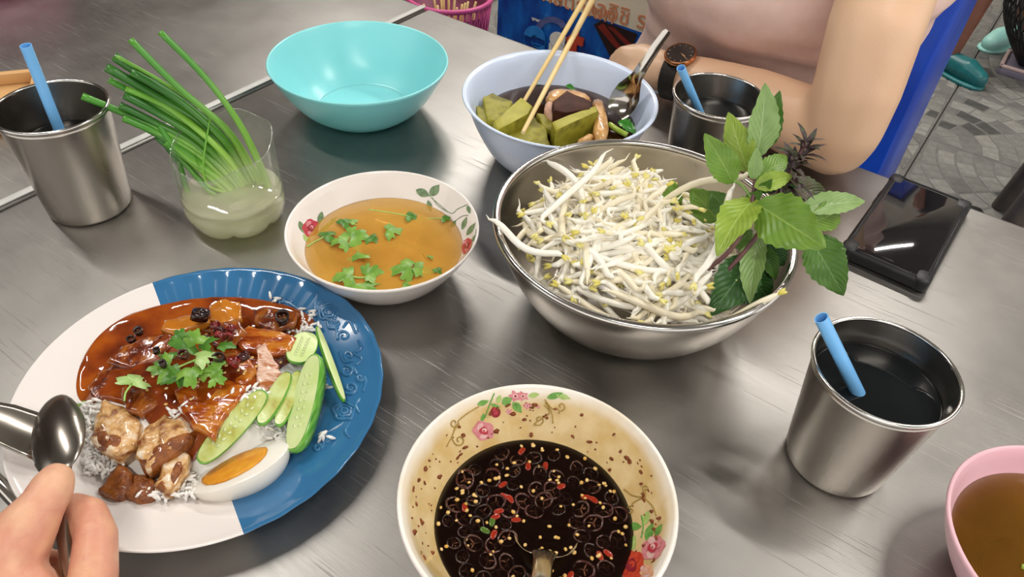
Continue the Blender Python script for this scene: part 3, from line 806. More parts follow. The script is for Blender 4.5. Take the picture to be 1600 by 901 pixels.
relief('relief_scroll', [sp2((440, 468), 6, 0, 1.2, [(434, 490), (432, 478)]), sp2((452, 470), 6, 3, -1.2, [(470, 488), (462, 480)])])
relief('relief_scroll', [sp2((537, 525), 11, 2.5, 1.3, [(524, 512), (527, 520)]), [(536, 512), (546, 502), (556, 520), (560, 512)]])
relief('relief_scroll', [sp2((546, 556), 10, 1, 1.2, [(531, 550), (538, 565)]), [(560, 532), (565, 545), (553, 552), (566, 560), (556, 570)]])
relief('relief_scroll', [sp2((542, 580), 11, 4.5, 1.4, [(558, 585), (552, 574)]), sp2((548, 606), 11, 1.5, -1.3, [(530, 598), (536, 612)])])
relief('relief_scroll', [sp2((563, 590), 7, 0, 1.1, [(568, 612), (572, 598)]), [(563, 622), (556, 634), (562, 645)]])
relief('relief_scroll', [sp2((510, 686), 9, 4, 1.3, [(538, 660), (522, 670)]), sp2((497, 700), 7, 0, -1.2, [(520, 680), (508, 690)]), [(548, 660), (540, 674), (548, 684)]])

# ------------------------------------------------------------------ rice mound, sauce
m_rice = M('white_rice', 'f6f4f0', 'ebe8e2', 90, rough=.4)
m_gravy = M('red_brown_gravy', '5c1e06', '8a3a0c', 38, rough=.07, coat=.9, sss=.12, sssr=(.004, .0015, .0005), bump=.10, bscale=90, c3='a4500f')
GC = P(285, 620, .012); GC.z = TZ
def mound(x, y):
    """height of the rice heap above the table at plate-world x, y"""
    a = P(290, 600, .02); d1 = math.hypot((x-a.x)/.074, (y-a.y)/.062)
    b = P(395, 620, .02); d2 = math.hypot((x-b.x)/.046, (y-b.y)/.052)
    h = max(0, 1-d1**2)**.8*.019+max(0, 1-d2**2)**.8*.008
    return .0042+h
gpx = [(117, 618), (121, 575), (145, 530), (190, 494), (250, 475), (310, 464), (370, 462), (430, 470), (478, 486), (497, 505), (470, 520), (452, 560), (420, 610), (385, 632), (345, 672), (322, 700), (290, 722), (255, 705), (235, 668), (205, 655), (170, 640), (140, 640)]
gw = [plate_pt(x, y, 0)-Vector((0, 0, TZ)) if i < 10 or i > 17 else P(x, y, .014) for i, (x, y) in enumerate(gpx)]
gw = [Vector((v.x, v.y)) for v in gw]
def inside(x, y, poly):
    c = False
    for i in range(len(poly)):
        a, b = poly[i], poly[i-1]
        if (a.y > y) != (b.y > y) and x < (b.x-a.x)*(y-a.y)/(b.y-a.y)+a.x: c = not c
    return c
gs = []
for _ in range(3):
    src = gw if not gs else gs; gs = []
    for i in range(len(src)): a, b = src[i], src[(i+1) % len(src)]; gs += [a*.75+b*.25, a*.25+b*.75]
gcx = sum(p.x for p in gs)/len(gs); gcy = sum(p.y for p in gs)/len(gs); n = len(gs); V, F = [], []
rings = [1.0, .985, .95, .9, .82, .72, .6, .48, .36, .24, .12]
def gz(x, y, k):
    r = math.hypot(x-PC.x, y-PC.y); base = max(plate_z(r), mound(x, y))
    w = noise.noise(Vector((x*55, y*55, 1)))*.0022+noise.noise(Vector((x*140, y*140, 4)))*.0007
    return base+(0 if k == 0 else min(1, k/2)*(.0024+w))
for k, s in enumerate(rings):
    for p in gs:
        x, y = gcx+(p.x-gcx)*s, gcy+(p.y-gcy)*s; V.append(Vector((x-GC.x, y-GC.y, gz(x, y, k))))
V.append(Vector((gcx-GC.x, gcy-GC.y, gz(gcx, gcy, 9))))
for k in range(len(rings)-1):
    for i in range(n): F.append((k*n+i, k*n+(i+1) % n, (k+1)*n+(i+1) % n, (k+1)*n+i))
for i in range(n): F.append(((len(rings)-1)*n+i, (len(rings)-1)*n+(i+1) % n, len(rings)*n))
tag(O('red_pork_gravy', (V, F), m_gravy, loc=GC), 'glossy red-brown gravy poured over the rice and meat', 'gravy')
# rice: a solid heap covered by single grains
rr_ = random.Random(21); vs = []
N1 = 26; V, F = [], []
for k in range(9):
    for i in range(40):
        a = 2*pi*i/40; s = 1-k/9; x, y = GC.x+.004+math.cos(a)*.080*s, GC.y+.004+math.sin(a)*.068*s
        V.append(Vector((x, y, TZ+max(plate_z(math.hypot(x-PC.x, y-PC.y)), mound(x, y))-.0004)))
V.append(Vector((GC.x, GC.y, TZ+mound(GC.x, GC.y))))
for k in range(8):
    for i in range(40): F.append((k*40+i, k*40+(i+1) % 40, (k+1)*40+(i+1) % 40, (k+1)*40+i))
for i in range(40): F.append((320+i, 320+(i+1) % 40, 360))
vs.append((V, F))
def grains(pts, nper, spread, lift=.0):
    for px, py, z in pts:
        for _ in range(nper):
            p = P(px+rr_.gauss(0, spread), py+rr_.gauss(0, spread*.8), z); r = math.hypot(p.x-PC.x, p.y-PC.y)
            zz = max(plate_z(r), mound(p.x, p.y))+.001+rr_.random()*lift
            vs.append(xf(icos(1, (.0040, .0012, .0012)), Matrix.Translation((p.x, p.y, TZ+zz)) @ Matrix.Rotation(rr_.uniform(0, 6.3), 4, 'Z') @ Matrix.Rotation(rr_.uniform(-.6, .6), 4, 'Y')))
grains([(140, 655, .008), (150, 680, .008), (160, 700, .007), (170, 715, .006), (150, 735, .006), (168, 738, .006), (185, 728, .006), (132, 672, .006)], 34, 9, .007)
grains([(250, 770, .006), (275, 775, .006), (300, 772, .007), (325, 770, .008), (350, 768, .008), (290, 755, .008), (240, 775, .006)], 26, 9, .006)
grains([(470, 520, .012), (485, 515, .012), (460, 545, .014), (455, 530, .014)], 24, 7, .006)
grains([(400, 640, .013), (420, 660, .012), (440, 660, .012), (455, 650, .012), (385, 645, .014), (440, 690, .010), (450, 700, .008), (415, 640, .012)], 30, 9, .005)
grains([(430, 478, .014), (480, 503, .012), (505, 600, .012), (500, 680, .012), (300, 640, .026), (270, 640, .026)], 6, 8, .004)
o = tag(O('steamed_rice', ([v-GC for v in join(*vs)[0]], join(*vs)[1]), m_rice, loc=GC), 'steamed white rice heaped under the meat on the plate', 'rice'); o['kind'] = 'stuff'

# ------------------------------------------------------------------ meat
m_glazed = M('glazed_pork', '7a2c0a', 'a8500f', 70, rough=.10, coat=.9, c3='c47a26', bump=.35, bscale=140, sss=.1, sssr=(.004, .002, .001), stretch=(1, 2.5, 1))
m_glazed2 = M('glazed_pork_dark', '4c1a08', '7a3410', 80, rough=.10, coat=.9, c3='9c5618', bump=.4, bscale=160, stretch=(2.5, 1, 1))
m_sausage = M('glazed_sausage', 'b4691a', 'c98028', 60, rough=.10, coat=.9, bump=.15, bscale=90)
m_palemeat = M('pale_pork_meat', 'cfa088', 'e2c2ae', 90, rough=.3, c3='a9612c', coat=.4, bump=.3, bscale=200, stretch=(1, 3, 1))
m_crisp = M('crispy_pork', 'f0e6d4', 'd2a468', 110, rough=.3, c3='80431a', coat=.4, bump=.6, bscale=220, lo=.30, hi=.68, stretch=(1, 1, 2))
m_crackle = M('pork_crackling', '6b3412', '9c5a20', 160, rough=.3, coat=.3, bump=.7, bscale=420)
k2 = dict(nz=.0019, nsc=150, sub=1, cut=3, dome=.15, rings=(1.0, 1.02, .98, .86, .55, .2))
SL = [([(168, 562), (190, 540), (232, 526), (268, 520), (276, 534), (246, 556), (200, 572)], .017, .007, m_glazed2, 'dark glazed roast pork slice left of the coriander'),
      ([(252, 514), (258, 501), (292, 489), (324, 490), (326, 502), (296, 512), (268, 520)], .020, .008, m_sausage, 'long orange sausage slice beside the black chilli ring'),
      ([(328, 473), (352, 469), (377, 472), (376, 494), (350, 501), (328, 494)], .019, .010, m_sausage, 'square glazed sausage chunk at the top of the heap'),
      ([(360, 522), (388, 507), (440, 514), (462, 528), (454, 548), (420, 553), (380, 546)], .021, .007, m_glazed, 'broad glazed pork slice right of the red chilli rings'),
      ([(394, 482), (430, 478), (468, 490), (458, 508), (428, 516), (398, 504)], .014, .007, m_glazed2, 'glazed pork slice in the gravy touching the blue rim'),
      ([(272, 606), (300, 586), (348, 588), (388, 606), (374, 626), (348, 652), (334, 682), (304, 664), (284, 638)], .024, .008, m_glazed, 'large glazed pork slice below the coriander'),
      ([(402, 545), (413, 538), (432, 568), (441, 588), (428, 602), (403, 614), (398, 584)], .020, .008, m_palemeat, 'pale-centred pork slice leaning beside the cucumber'),
      ([(136, 604), (158, 578), (196, 572), (206, 590), (180, 612), (150, 622)], .012, .007, m_glazed2, 'dark pork slice at the white edge of the gravy'),
      ([(196, 592), (232, 582), (252, 604), (246, 632), (220, 648), (196, 640), (186, 615)], .017, .009, m_glazed2, 'dark pork lump under the single coriander leaf'),
      ([(300, 560), (340, 565), (390, 560), (402, 580), (380, 604), (330, 592)], .023, .006, m_glazed, 'glazed pork slice hidden behind the coriander'),
      ([(330, 506), (372, 500), (388, 520), (362, 540), (330, 536)], .022, .006, m_glazed2, 'dark pork slice under the red chilli rings')]
for i, (pts, z, th, m, lab) in enumerate(SL):
    chunk('pork_slice', pts, z, th, m, lab, 'meat', 'glazed meat slices on the plate', seed=i+1, tilt=(random.Random(i).uniform(-.12, .12), random.Random(i+9).uniform(-.12, .12), 0), **k2)
def crispy(pts, z, th, label, skin, seed, tilt=(0, 0, 0), m=None):
    o = chunk('crispy_pork', pts, z, th, m or m_crisp, label, 'meat', 'crispy pork pieces on the plate', seed=seed, nz=.0026, nsc=170, tilt=tilt, sub=1, cut=3, dome=.2, rings=(1.0, 1.03, .98, .85, .55, .2))
    if skin:
        c, q = pxpoly(skin, z+th*.6); s = O('crackling', ([v+Vector((c.x, c.y, TZ+z+.0005))-o.location for v in cushion(q, th*.92, nz=.0014, nsc=180, seed=seed+5)[0]], cushion(q, th)[1]), m_crackle, o)
crispy([(140, 686), (147, 650), (162, 622), (198, 634), (218, 660), (212, 692), (182, 712)], .009, .017, 'white and brown crispy pork piece beside the loose rice', [(142, 690), (150, 668), (182, 672), (205, 690), (190, 712), (160, 704)], 31)
crispy([(212, 704), (216, 676), (250, 650), (282, 650), (304, 670), (270, 702), (226, 730)], .010, .018, 'large crispy pork piece with a pale fatty top', [(214, 716), (262, 690), (304, 668), (308, 684), (270, 716), (226, 738)], 32)
crispy([(152, 770), (168, 742), (187, 720), (206, 736), (208, 764), (184, 778)], .004, .013, 'brown crackling corner at the white rim of the plate', None, 33, m=m_crackle)
crispy([(242, 756), (248, 732), (276, 704), (294, 710), (286, 738), (262, 766)], .008, .014, 'small crispy pork piece near the boiled egg', [(240, 760), (262, 740), (288, 715), (294, 730), (262, 770)], 34)
crispy([(196, 776), (208, 742), (236, 744), (244, 772), (218, 784)], .004, .012, 'dark lowest crispy pork piece between crackling and egg', None, 35, m=m_crackle)

# ------------------------------------------------------------------ egg
m_eggw = M('egg_white', 'f3efe6', 'ece7dc', 20, rough=.22, sss=.3, sssr=(.006, .005, .004))
m_yolk = M('egg_yolk', 'd8861a', 'e9a62c', 90, rough=.4, bump=.4, bscale=260, sss=.1)
ea, eb = P(304, 762, .010), P(440, 694, .016)
ax = (eb-ea).normalized(); ec = P(376, 726, .015)
up = Vector((0, 0, 1)); side = (P(345, 660, .015)-ec); side.z = 0; side.normalize()
nrm = (up*.87+side*.48)
eg = E('boiled_egg_half', ec, 'boiled egg half with orange yolk beside the cucumber', 'egg')
V, F = [], []; A, B, Cc = .0310, .0230, .0200; NU, NV = 28, 12
def egr(t): return 1+.10*t
for j in range(NV+1):
    ph = pi/2*j/NV
    for i in range(NU):
        a = 2*pi*i/NU; x = math.cos(a); V.append(Vector((A*x*math.cos(ph), B*math.sin(a)*math.cos(ph)*(1+.12*x), -Cc*math.sin(ph))))
for j in range(NV):
    for i in range(NU): F.append((j*NU+i, (j+1)*NU+i, (j+1)*NU+(i+1) % NU, j*NU+(i+1) % NU))
V2 = [Vector((V[i].x*.97, V[i].y*.97, .0006)) for i in range(NU)]; o0 = len(V); V += V2
for i in range(NU): F.append((i, (i+1) % NU, o0+(i+1) % NU, o0+i))
F.append(tuple(o0+i for i in range(NU)))
mw = frame(ax, nrm, (0, 0, 0))
O('egg_white', xf((V, F), mw), m_eggw, eg, edge=50)
O('yolk', xf(cushion([(-.003+.0205*math.cos(a)*(1+.04*math.sin(3*a)), .0142*math.sin(a)) for a in [2*pi*i/16 for i in range(16)]], .0022, nz=.0004, nsc=200, sub=1), mw @ Matrix.Translation((0, 0, .0002))), m_yolk, eg)

# ------------------------------------------------------------------ cucumber
m_cflesh = M('cucumber_flesh', 'dbe8ac', 'cadf94', 60, rough=.25, sss=.25, sssr=(.004, .004, .002), bump=.15, bscale=150)
m_cflesh_s = M('cucumber_flesh_sauced', 'c9d693', 'b7bd66', 70, rough=.2, c3='8f6a24', lo=.4, hi=.8, bump=.15, bscale=150)
m_cskin = M('cucumber_skin', '4f9a2c', '78b84a', 40, rough=.25, coat=.3, c3='3c8422', stretch=(1, 1, 6))
m_cseed = M('cucumber_seed', 'dfe8b4', 'cfdc9c', 90, rough=.3)
def cucumber(p0, p1, w, th, face, label, flesh=None, arch=.0):
    """slice between two photo points (px,py,z); face is the direction the cut side looks"""
    a, b = P(*p0), P(*p1); L = (b-a).length; c = (a+b)/2
    mw = frame(b-a, face, (0, 0, 0)); t = E('cucumber_slice', c, label, 'cucumber', 'cucumber slices on the plate')
    n = 20; fa, sk = [], []
    out = []
    for i in range(n*2):
        q = 2*pi*i/(n*2); out.append((L/2*math.cos(q)*(1 if abs(math.cos(q)) > .01 else 1), w/2*math.copysign(abs(math.sin(q))**.75, math.sin(q))))
    def bend(v): return Vector((v.x, v.y, v.z-arch*(v.x/(L/2))**2))
    m = len(out); V = []
    for s, z in ((.0, 0.0), (.55, .0004), (.96, 0)):
        if s == 0: V.append(Vector((0, 0, .0003))); continue
        V += [Vector((x*s, y*s, z)) for x, y in out]
    F = [(0, 1+i, 1+(i+1) % m) for i in range(m)]+[(1+i, 1+m+i, 1+m+(i+1) % m, 1+(i+1) % m) for i in range(m)]
    O('flesh', xf(([bend(v) for v in V], F), mw), flesh or m_cflesh, t)
    V, F = [], []
    for s, z in ((.965, -.0001), (1.0, -.0003), (1.0, -th*.55), (.9, -th), (.0, -th)):
        if s == 0: V.append(Vector((0, 0, -th*1.05))); continue
        V += [Vector((x*s, y*s, z)) for x, y in out]
    for k in range(3): F += [(k*m+i, (k+1)*m+i, (k+1)*m+(i+1) % m, k*m+(i+1) % m) for i in range(m)]
    F += [(3*m+i, 4*m, 3*m+(i+1) % m) for i in range(m)]
    O('skin', xf(([bend(v) for v in V], F), mw), m_cskin, t)
    if w > .012:
        for i in range(7):
            x = L*(-.26+.52*i/6)
            for sgn in (-1, 1):
                O('seed', xf(icos(1, (.0019, .0010, .0004)), mw @ Matrix.Translation(bend(Vector((x, sgn*w*.11, .0005)))) @ Matrix.Rotation(sgn*.5, 4, 'Z')), m_cseed, t)
vd = (CAM-P(450, 620)).normalized()
cucumber((311, 722, .021), (414, 610, .030), .0165, .0035, vd+Vector((-.1, .3, .3)), 'sauce-stained cucumber slice lying against the boiled egg', m_cflesh_s)
cucumber((406, 662, .025), (450, 580, .028), .0120, .0045, vd+Vector((-.4, .1, .3)), 'short sauce-stained cucumber slice between meat and rice', m_cflesh_s)
cucumber((434, 664, .023), (466, 578, .026), .011, .0045, vd+Vector((-.4, .1, .3)), 'narrow cucumber slice tucked beneath the biggest slice', m_cflesh_s)
cucumber((462, 566, .026), (482, 518, .024), .0200, .004, vd+Vector((-.2, 0, .2)), 'cucumber slice peeping out behind the biggest slice')
cucumber((456, 704, .022), (490, 552, .034), .0200, .0085, vd+Vector((-.75, .05, .05)), 'biggest cucumber slice standing beside the boiled egg')
cucumber((539, 626, .020), (496, 508, .024), .0060, .0034, vd+Vector((.8, -.2, 0)), 'thin cucumber slice leaning out over the blue rim')

# ------------------------------------------------------------------ coriander and chilli on the plate
m_cor = [M('coriander_%s' % n, a, b, 90, rough=.35, sss=.1, sssr=(.002, .004, .001), bump=.2, bscale=260) for n, a, b in (('deep', '3c6e1c', '52842a'), ('fresh', '5f8e2e', '7ea842'), ('pale', '92b564', 'aac67c'))]
m_corstem = M('coriander_stem', '8fc258', 'a5d070', 60, rough=.35)
def coriander_vf(size, seed):
    q = random.Random(seed); V, F = [], []; n = 54; ring = []
    rot = q.uniform(-.3, .3)
    for i in range(n):
        a = -2.7+5.4*i/(n-1)
        lobe = max([math.cos((a-c)*1.45)*w for c, w in ((0, 1.0), (1.35, .86), (-1.35, .86)) if abs(a-c) < 1.1]+[.15])
        r = size*max(.18, lobe)*(1+.13*math.sin(a*10.5+seed)+.06*math.sin(a*23))
        ring.append((a, r))
    ph = q.uniform(0, 6)
    def zz(x, y): return size*(.20*math.sin(x/size*2.6+ph)*math.cos(y/size*2.2+ph*.7)-.16*(x*x+y*y)/size/size+.10*abs(y)/size)
    V.append(Vector((0, 0, zz(0, 0))))
    for s in (.35, .7, 1.0):
        for a, r in ring: x, y = r*s*math.cos(a), r*s*math.sin(a); V.append(Vector((x, y, zz(x, y))))
    for i in range(n-1):
        F.append((0, 1+i, 2+i))
        for k in range(2): F.append((1+k*n+i, 1+(k+1)*n+i, 2+(k+1)*n+i, 2+k*n+i))
    return V, F
def coriander(p, size, seed, rot, mk, label, group, stem=None):
    o = tag(O('coriander_leaf', coriander_vf(size, seed), m_cor[mk], loc=p, rot=rot), label, 'herb leaf', group)
    if stem:
        O('stem', tube(spline([(0, 0, 0), (-size*stem*.5, size*.1, -size*.06), (-size*stem, -size*.05, -size*.03)], 6), [size*.07, size*.06, size*.05, size*.05, size*.05, size*.05, size*.05], 6), m_corstem, o)
    return o
cg = 'coriander leaves on the meat'
for i, (x, y, s, rz, mk, z) in enumerate(((272, 560, .0135, 2.6, 0, .037), (262, 575, .0125, 3.3, 1, .037), (290, 545, .0125, 1.6, 0, .038), (318, 545, .011, .9, 0, .039), (312, 560, .0125, .5, 2, .042), (300, 580, .0125, -1.3, 1, .040), (328, 575, .011, -.6, 1, .039), (280, 585, .011, -2.4, 0, .037), (345, 540, .009, .3, 0, .039), (306, 535, .010, 1.9, 1, .040), (335, 590, .008, -.3, 1, .038), (285, 530, .010, 2.2, 0, .036))):
    p = P(x, y, z); coriander(p, s, i+1, (random.Random(i).uniform(-.5, .5), random.Random(i+40).uniform(-.5, .5), rz), mk, 'coriander leaf in the green tuft on top of the meat', cg, 1.1 if i in (4, 5, 6, 11) else None)
coriander(P(206, 600, .034), .012, 33, (.25, .2, 1.7), 2, 'single pale coriander leaf lying on a dark pork lump', None, 1.3)
coriander(P(128, 632, .012), .006, 35, (.2, .1, 3.0), 1, 'tiny coriander leaf at the edge of the rice', None)
m_rb = M('bird_chilli_red', '5c0f0c', '8a1812', 200, rough=.12, coat=.8)
RM2 = [(mesh('chilli_slice', ring_vf(r, .0055, i+50), m), mesh('pith', pith_vf(r, .0055, i+50), m_pith)) for i, (r, m) in enumerate(((.0048, m_ring[0]), (.0042, m_rb), (.0038, m_rb), (.0030, m_ring[0]), (.0036, m_ring[2])))]
for i, (x, y, z, k, rx, ry, sc) in enumerate(((311, 499, .032, 0, -.5, .3, 1.25), (384, 562, .036, 4, -.6, .2, .95), (362, 570, .036, 1, .9, .5, .9), (374, 568, .035, 1, .8, .9, .9), (345, 515, .034, 4, .5, 1.1, .9), (356, 524, .034, 2, 1.2, .3, .9), (366, 516, .033, 2, -1, .4, .9), (340, 528, .036, 1, 1.3, .2, .8),
      (288, 556, .043, 4, -.3, .2, .9), (344, 560, .040, 0, .3, .2, .75), (333, 512, .035, 2, .2, 1.2, .9), (245, 551, .041, 3, .1, .1, .7), (256, 572, .041, 3, .1, .1, .8), (218, 520, .018, 0, .1, .1, .7), (206, 532, .018, 0, .1, .1, .6), (441, 500, .022, 0, .1, .1, 1.1))):
    lab = {0: 'big black chilli ring on the sausage slice', 15: 'black chilli slice sunk in the gravy by the blue rim', 13: 'black chilli slice in the gravy near the white rim', 14: 'black chilli slice in the gravy near the white rim'}.get(i, 'chilli ring on and around the coriander tuft')
    o = tag(O('chilli_slice', RM2[k][0], None, loc=P(x, y, z), rot=(rx, ry, i*1.3)), lab, 'chilli', 'chilli rings on the plate'); o.scale = (sc,)*3; O('pith', RM2[k][1], None, o)
vs = []
for i in range(46):
    x, y = rr_.gauss(300, 55), rr_.gauss(570, 40); p = P(x, y, .03)
    if not inside(p.x, p.y, gs): continue
    z = gz(p.x, p.y, 9)+.0012; vs.append(xf(icos(1, (.0014, .0011, .0006)), Matrix.Translation((p.x-PC.x, p.y-PC.y, z)) @ Matrix.Rotation(i, 4, 'Z')))
o = tag(O('chilli_seeds', join(*vs), m_seed, loc=PC), 'yellow chilli seeds sprinkled over the gravy on the plate', 'seeds'); o['kind'] = 'stuff'

# ------------------------------------------------------------------ coriander on the broth
BZ = .0275
bl = 'coriander leaf floating on the golden broth'; bg = 'coriander leaves floating on the golden broth'
for i, (x, y, s, rz, mk) in enumerate(((549, 372, .0115, .4, 1), (541, 377, .010, 3.4, 1), (606, 361, .0095, .2, 1), (560, 404, .0085, 1.6, 1), (548, 432, .0115, 3.4, 1), (568, 445, .0105, -.8, 1), (572, 428, .010, .5, 1), (640, 421, .0120, 3.3, 1), (650, 418, .0100, .1, 1), (507, 370, .008, .8, 0), (547, 347, .0055, .7, 1), (535, 351, .007, .9, 0), (578, 371, .006, -.5, 0), (637, 337, .0065, 0, 0), (692, 341, .005, .0, 0), (631, 446, .0045, 0, 1), (671, 402, .003, .8, 1), (682, 420, .004, -.7, 0))):
    p = P(x, y, BZ+.0016); coriander(p, s*1.28, i+60, (random.Random(i).uniform(-.16, .16), random.Random(i+7).uniform(-.16, .16), rz), mk, bl, bg, {13: 4.0, 4: 1.2, 7: 1.6, 14: 5.5, 9: 1.6}.get(i))
# ------------------------------------------------------------------ bean sprouts
m_sprout = M('bean_sprout_white', 'f4efe0', 'f8f5ea', 120, rough=.3, coat=.1)
m_sprout2 = M('bean_sprout_cream', 'efe4c6', 'f4ebd2', 120, rough=.3, coat=.1)
m_bean = M('bean_head_yellow', 'dccb5e', 'ece49c', 160, rough=.3, sss=.1)
def sprout_vf(L, r, bend, seed):
    q = random.Random(seed); pts = []
    b2 = q.uniform(-.2, .2)
    for i in range(9):
        t = i/8; pts.append(Vector((L*(t-.5), bend*L*(4*t*(1-t)-.5)+L*b2*(t-.5)**3*4, L*.05*math.sin(t*5+seed))))
    hook = q.choice((0, 0, 1))
    pts.append(pts[-1]+Vector((L*.05, L*.04*hook, L*.01))); pts.append(pts[-1]+Vector((L*.03-hook*L*.04, L*.06*hook, 0)))
    tail = [pts[0]+Vector((-L*.08, L*q.uniform(-.05, .05), 0)), pts[0]+Vector((-L*.16, L*q.uniform(-.08, .08), L*.02))]
    pts = tail[::-1]+pts; rad = [r*.08, r*.28, r*.72]+[r*(.9+.18*math.sin(pi*i/8)) for i in range(1, 9)]+[r*.62, r*.45]
    return tube(pts, rad, 8), pts[-1], (pts[-1]-pts[-2]).normalized()
SPR = []
for i in range(16):
    q = random.Random(100+i)
    vf, tip, d = sprout_vf(q.uniform(.050, .070), q.uniform(.0021, .0027), q.uniform(-.16, .16), i)
    hv = join(xf(icos(1, (.0042, .0015, .0014)), frame(d, (0, 0, 1), tip+d*.0022) @ Matrix.Translation((0, .0009, 0)) @ Matrix.Rotation(.25, 4, 'Z')),
              xf(icos(1, (.0042, .0015, .0014)), frame(d, (0, 0, 1), tip+d*.0022) @ Matrix.Translation((0, -.0009, .0003)) @ Matrix.Rotation(-.3, 4, 'Z')))
    SPR.append((mesh('bean_sprout', vf, m_sprout if i % 3 else m_sprout2), mesh('bean_head', hv, m_bean), vf, hv))
HCX, HCY = SB.x-.016, SB.y-.004
def heap(x, y):
    """height of the sprout heap above the table"""
    d = math.hypot((x-HCX)/.083, (y-HCY)/.092)
    return .032+.058*max(0, 1-d*d)**.62
def put_ok(x, y): 
    return math.hypot(x-SB.x, y-SB.y) < .099 and math.hypot((x-HCX)/.083, (y-HCY)/.092) < .98
rp = random.Random(77); V, F = [], []
# the hidden inner heap
for _ in range(520):
    a, d = rp.uniform(0, 6.283), math.sqrt(rp.random())*.95; x, y = HCX+math.cos(a)*d*.076, HCY+math.sin(a)*d*.084
    if math.hypot(x-SB.x, y-SB.y) > .092: continue
    z = heap(x, y)-rp.uniform(.006, .012)
    m = Matrix.Translation((x-SB.x, y-SB.y, z)) @ Matrix.Rotation(rp.uniform(0, 6.283), 4, 'Z') @ Matrix.Rotation(rp.uniform(-.4, .4), 4, 'Y') @ Matrix.Scale(.8, 4)
    s = SPR[rp.randrange(16)]; vf = xf(s[2], m); o = len(V)
    if any(math.hypot(v.x, v.y) > rim_at(steel_in, max(.004, v.z))-.0015 for v in vf[0]): continue; V += vf[0]; F += [tuple(i+o for i in f) for f in vf[1]]
o = tag(O('bean_sprout_bed', (V, F), m_sprout2, loc=SB), 'tangled white bean sprouts deep inside the steel bowl heap', 'bean sprouts'); o['kind'] = 'stuff'
n = 0
while n < 285:
    a, d = rp.uniform(0, 6.283), math.sqrt(rp.random()); x, y = HCX+math.cos(a)*d*.080, HCY+math.sin(a)*d*.089
    if not put_ok(x, y): continue
    e = .003; gx, gy = (heap(x+e, y)-heap(x-e, y))/2/e, (heap(x, y+e)-heap(x, y-e))/2/e
    gl = math.hypot(gx, gy); k = min(1, .8/gl) if gl > 0 else 1
    nrm = Vector((-gx*k, -gy*k, 1)).normalized()
    yaw = rp.gauss(.55, .75) if rp.random() < .65 else rp.uniform(0, 6.283)
    dr = Vector((math.cos(yaw), math.sin(yaw), 0)); dr = (dr-nrm*dr.dot(nrm)).normalized(); dr = (dr+nrm*rp.gauss(.04, .14)).normalized()
    if rp.random() < .5: dr = -dr
    z = heap(x, y)-.004+rp.random()*.0075
    # keep both ends inside the steel bowl
    p = Vector((x, y, z)); bad = False
    for s in (-.045, -.030, .030, .050):
        q = p+dr*s; rq = math.hypot(q.x-SB.x, q.y-SB.y)
        if q.z < .078 and rq > rim_at(steel_in, max(.004, q.z))-.002: bad = True
        if rq > .106: bad = True
    if bad: continue
    s = SPR[rp.randrange(16)]
    o = tag(O('bean_sprout', s[0], None, mw=frame(dr, nrm, (x, y, TZ+z)) @ Matrix.Rotation(rp.uniform(-.6, .6), 4, 'X')), 'white bean sprout in the heap filling the steel bowl', 'bean sprout', 'bean sprouts in the steel bowl')
    if rp.random() < .6: O('bean_head', s[1], None, o)
    n += 1
def lone(a, b, label, k, nh=(0, 0, 1)):
    A, B = P(*a), P(*b); s = SPR[k]; o = tag(O('bean_sprout', s[0], None, mw=frame(B-A, nh, (A+B)/2)), label, 'bean sprout', 'bean sprouts in the steel bowl'); O('bean_head', s[1], None, o); return o
lone((778, 348, .083), (858, 405, .082), 'bean sprout poking out over the steel rim by the golden broth', 2)
lone((930, 262, .112), (868, 320, .098), 'long bean sprout on the crest of the heap', 5)
lone((872, 262, .100), (905, 305, .100), 'upright bean sprout with yellow head at the back of the heap', 7, (0, -1, .2))
lone((1138, 302, .118), (1104, 430, .088), 'straight bean sprout leaning on the basil', 4)
lone((1120, 505, .060), (1172, 482, .072), 'bean sprout lying apart from the heap by the steel rim', 9)
lone((1072, 298, .100), (1122, 282, .112), 'curled bean sprout hanging on the basil leaf', 12)

# ------------------------------------------------------------------ basil
def leaf_mat(name, c1, c2, vein, vs=9):
    m = M(name, c1, c2, 90, rough=.38, sss=.08, sssr=(.002, .004, .001)); nt = m.node_tree; N = nt.nodes; L = nt.links; b = N['Principled BSDF']
    uv = N.new('ShaderNodeUVMap'); sp = N.new('ShaderNodeSeparateXYZ'); L.new(uv.outputs[0], sp.inputs[0])
    def mt(op, a, c=None):
        n = N.new('ShaderNodeMath'); n.operation = op
        for i, x in enumerate((a, c)):
            if x is None: continue
            if isinstance(x, (int, float)): n.inputs[i].default_value = x
            else: L.new(x, n.inputs[i])
        return n.outputs[0]
    av = mt('ABSOLUTE', mt('SUBTRACT', sp.outputs['Y'], .5))
    ph = mt('SUBTRACT', mt('MULTIPLY', sp.outputs['X'], vs), mt('MULTIPLY', av, vs*.75))
    tri = mt('ABSOLUTE', mt('SUBTRACT', mt('FRACT', ph), .5))
    side = mt('LESS_THAN', tri, .045); mid = mt('LESS_THAN', av, .02); v = mt('MAXIMUM', mt('MULTIPLY', side, .28), mt('MULTIPLY', mid, .8))
    src = b.inputs['Base Color'].links[0].from_socket
    mx = N.new('ShaderNodeMix'); mx.data_type = 'RGBA'; L.new(v, mx.inputs['Factor']); L.new(src, mx.inputs['A']); mx.inputs['B'].default_value = lin(vein); L.new(mx.outputs['Result'], b.inputs['Base Color'])
    bp = N.new('ShaderNodeBump'); bp.inputs['Strength'].default_value = .5; bp.inputs['Distance'].default_value = .0008
    L.new(mt('SUBTRACT', mt('MULTIPLY', tri, 1.4), mt('MULTIPLY', mid, .5)), bp.inputs['Height']); L.new(bp.outputs['Normal'], b.inputs['Normal'])
    return m
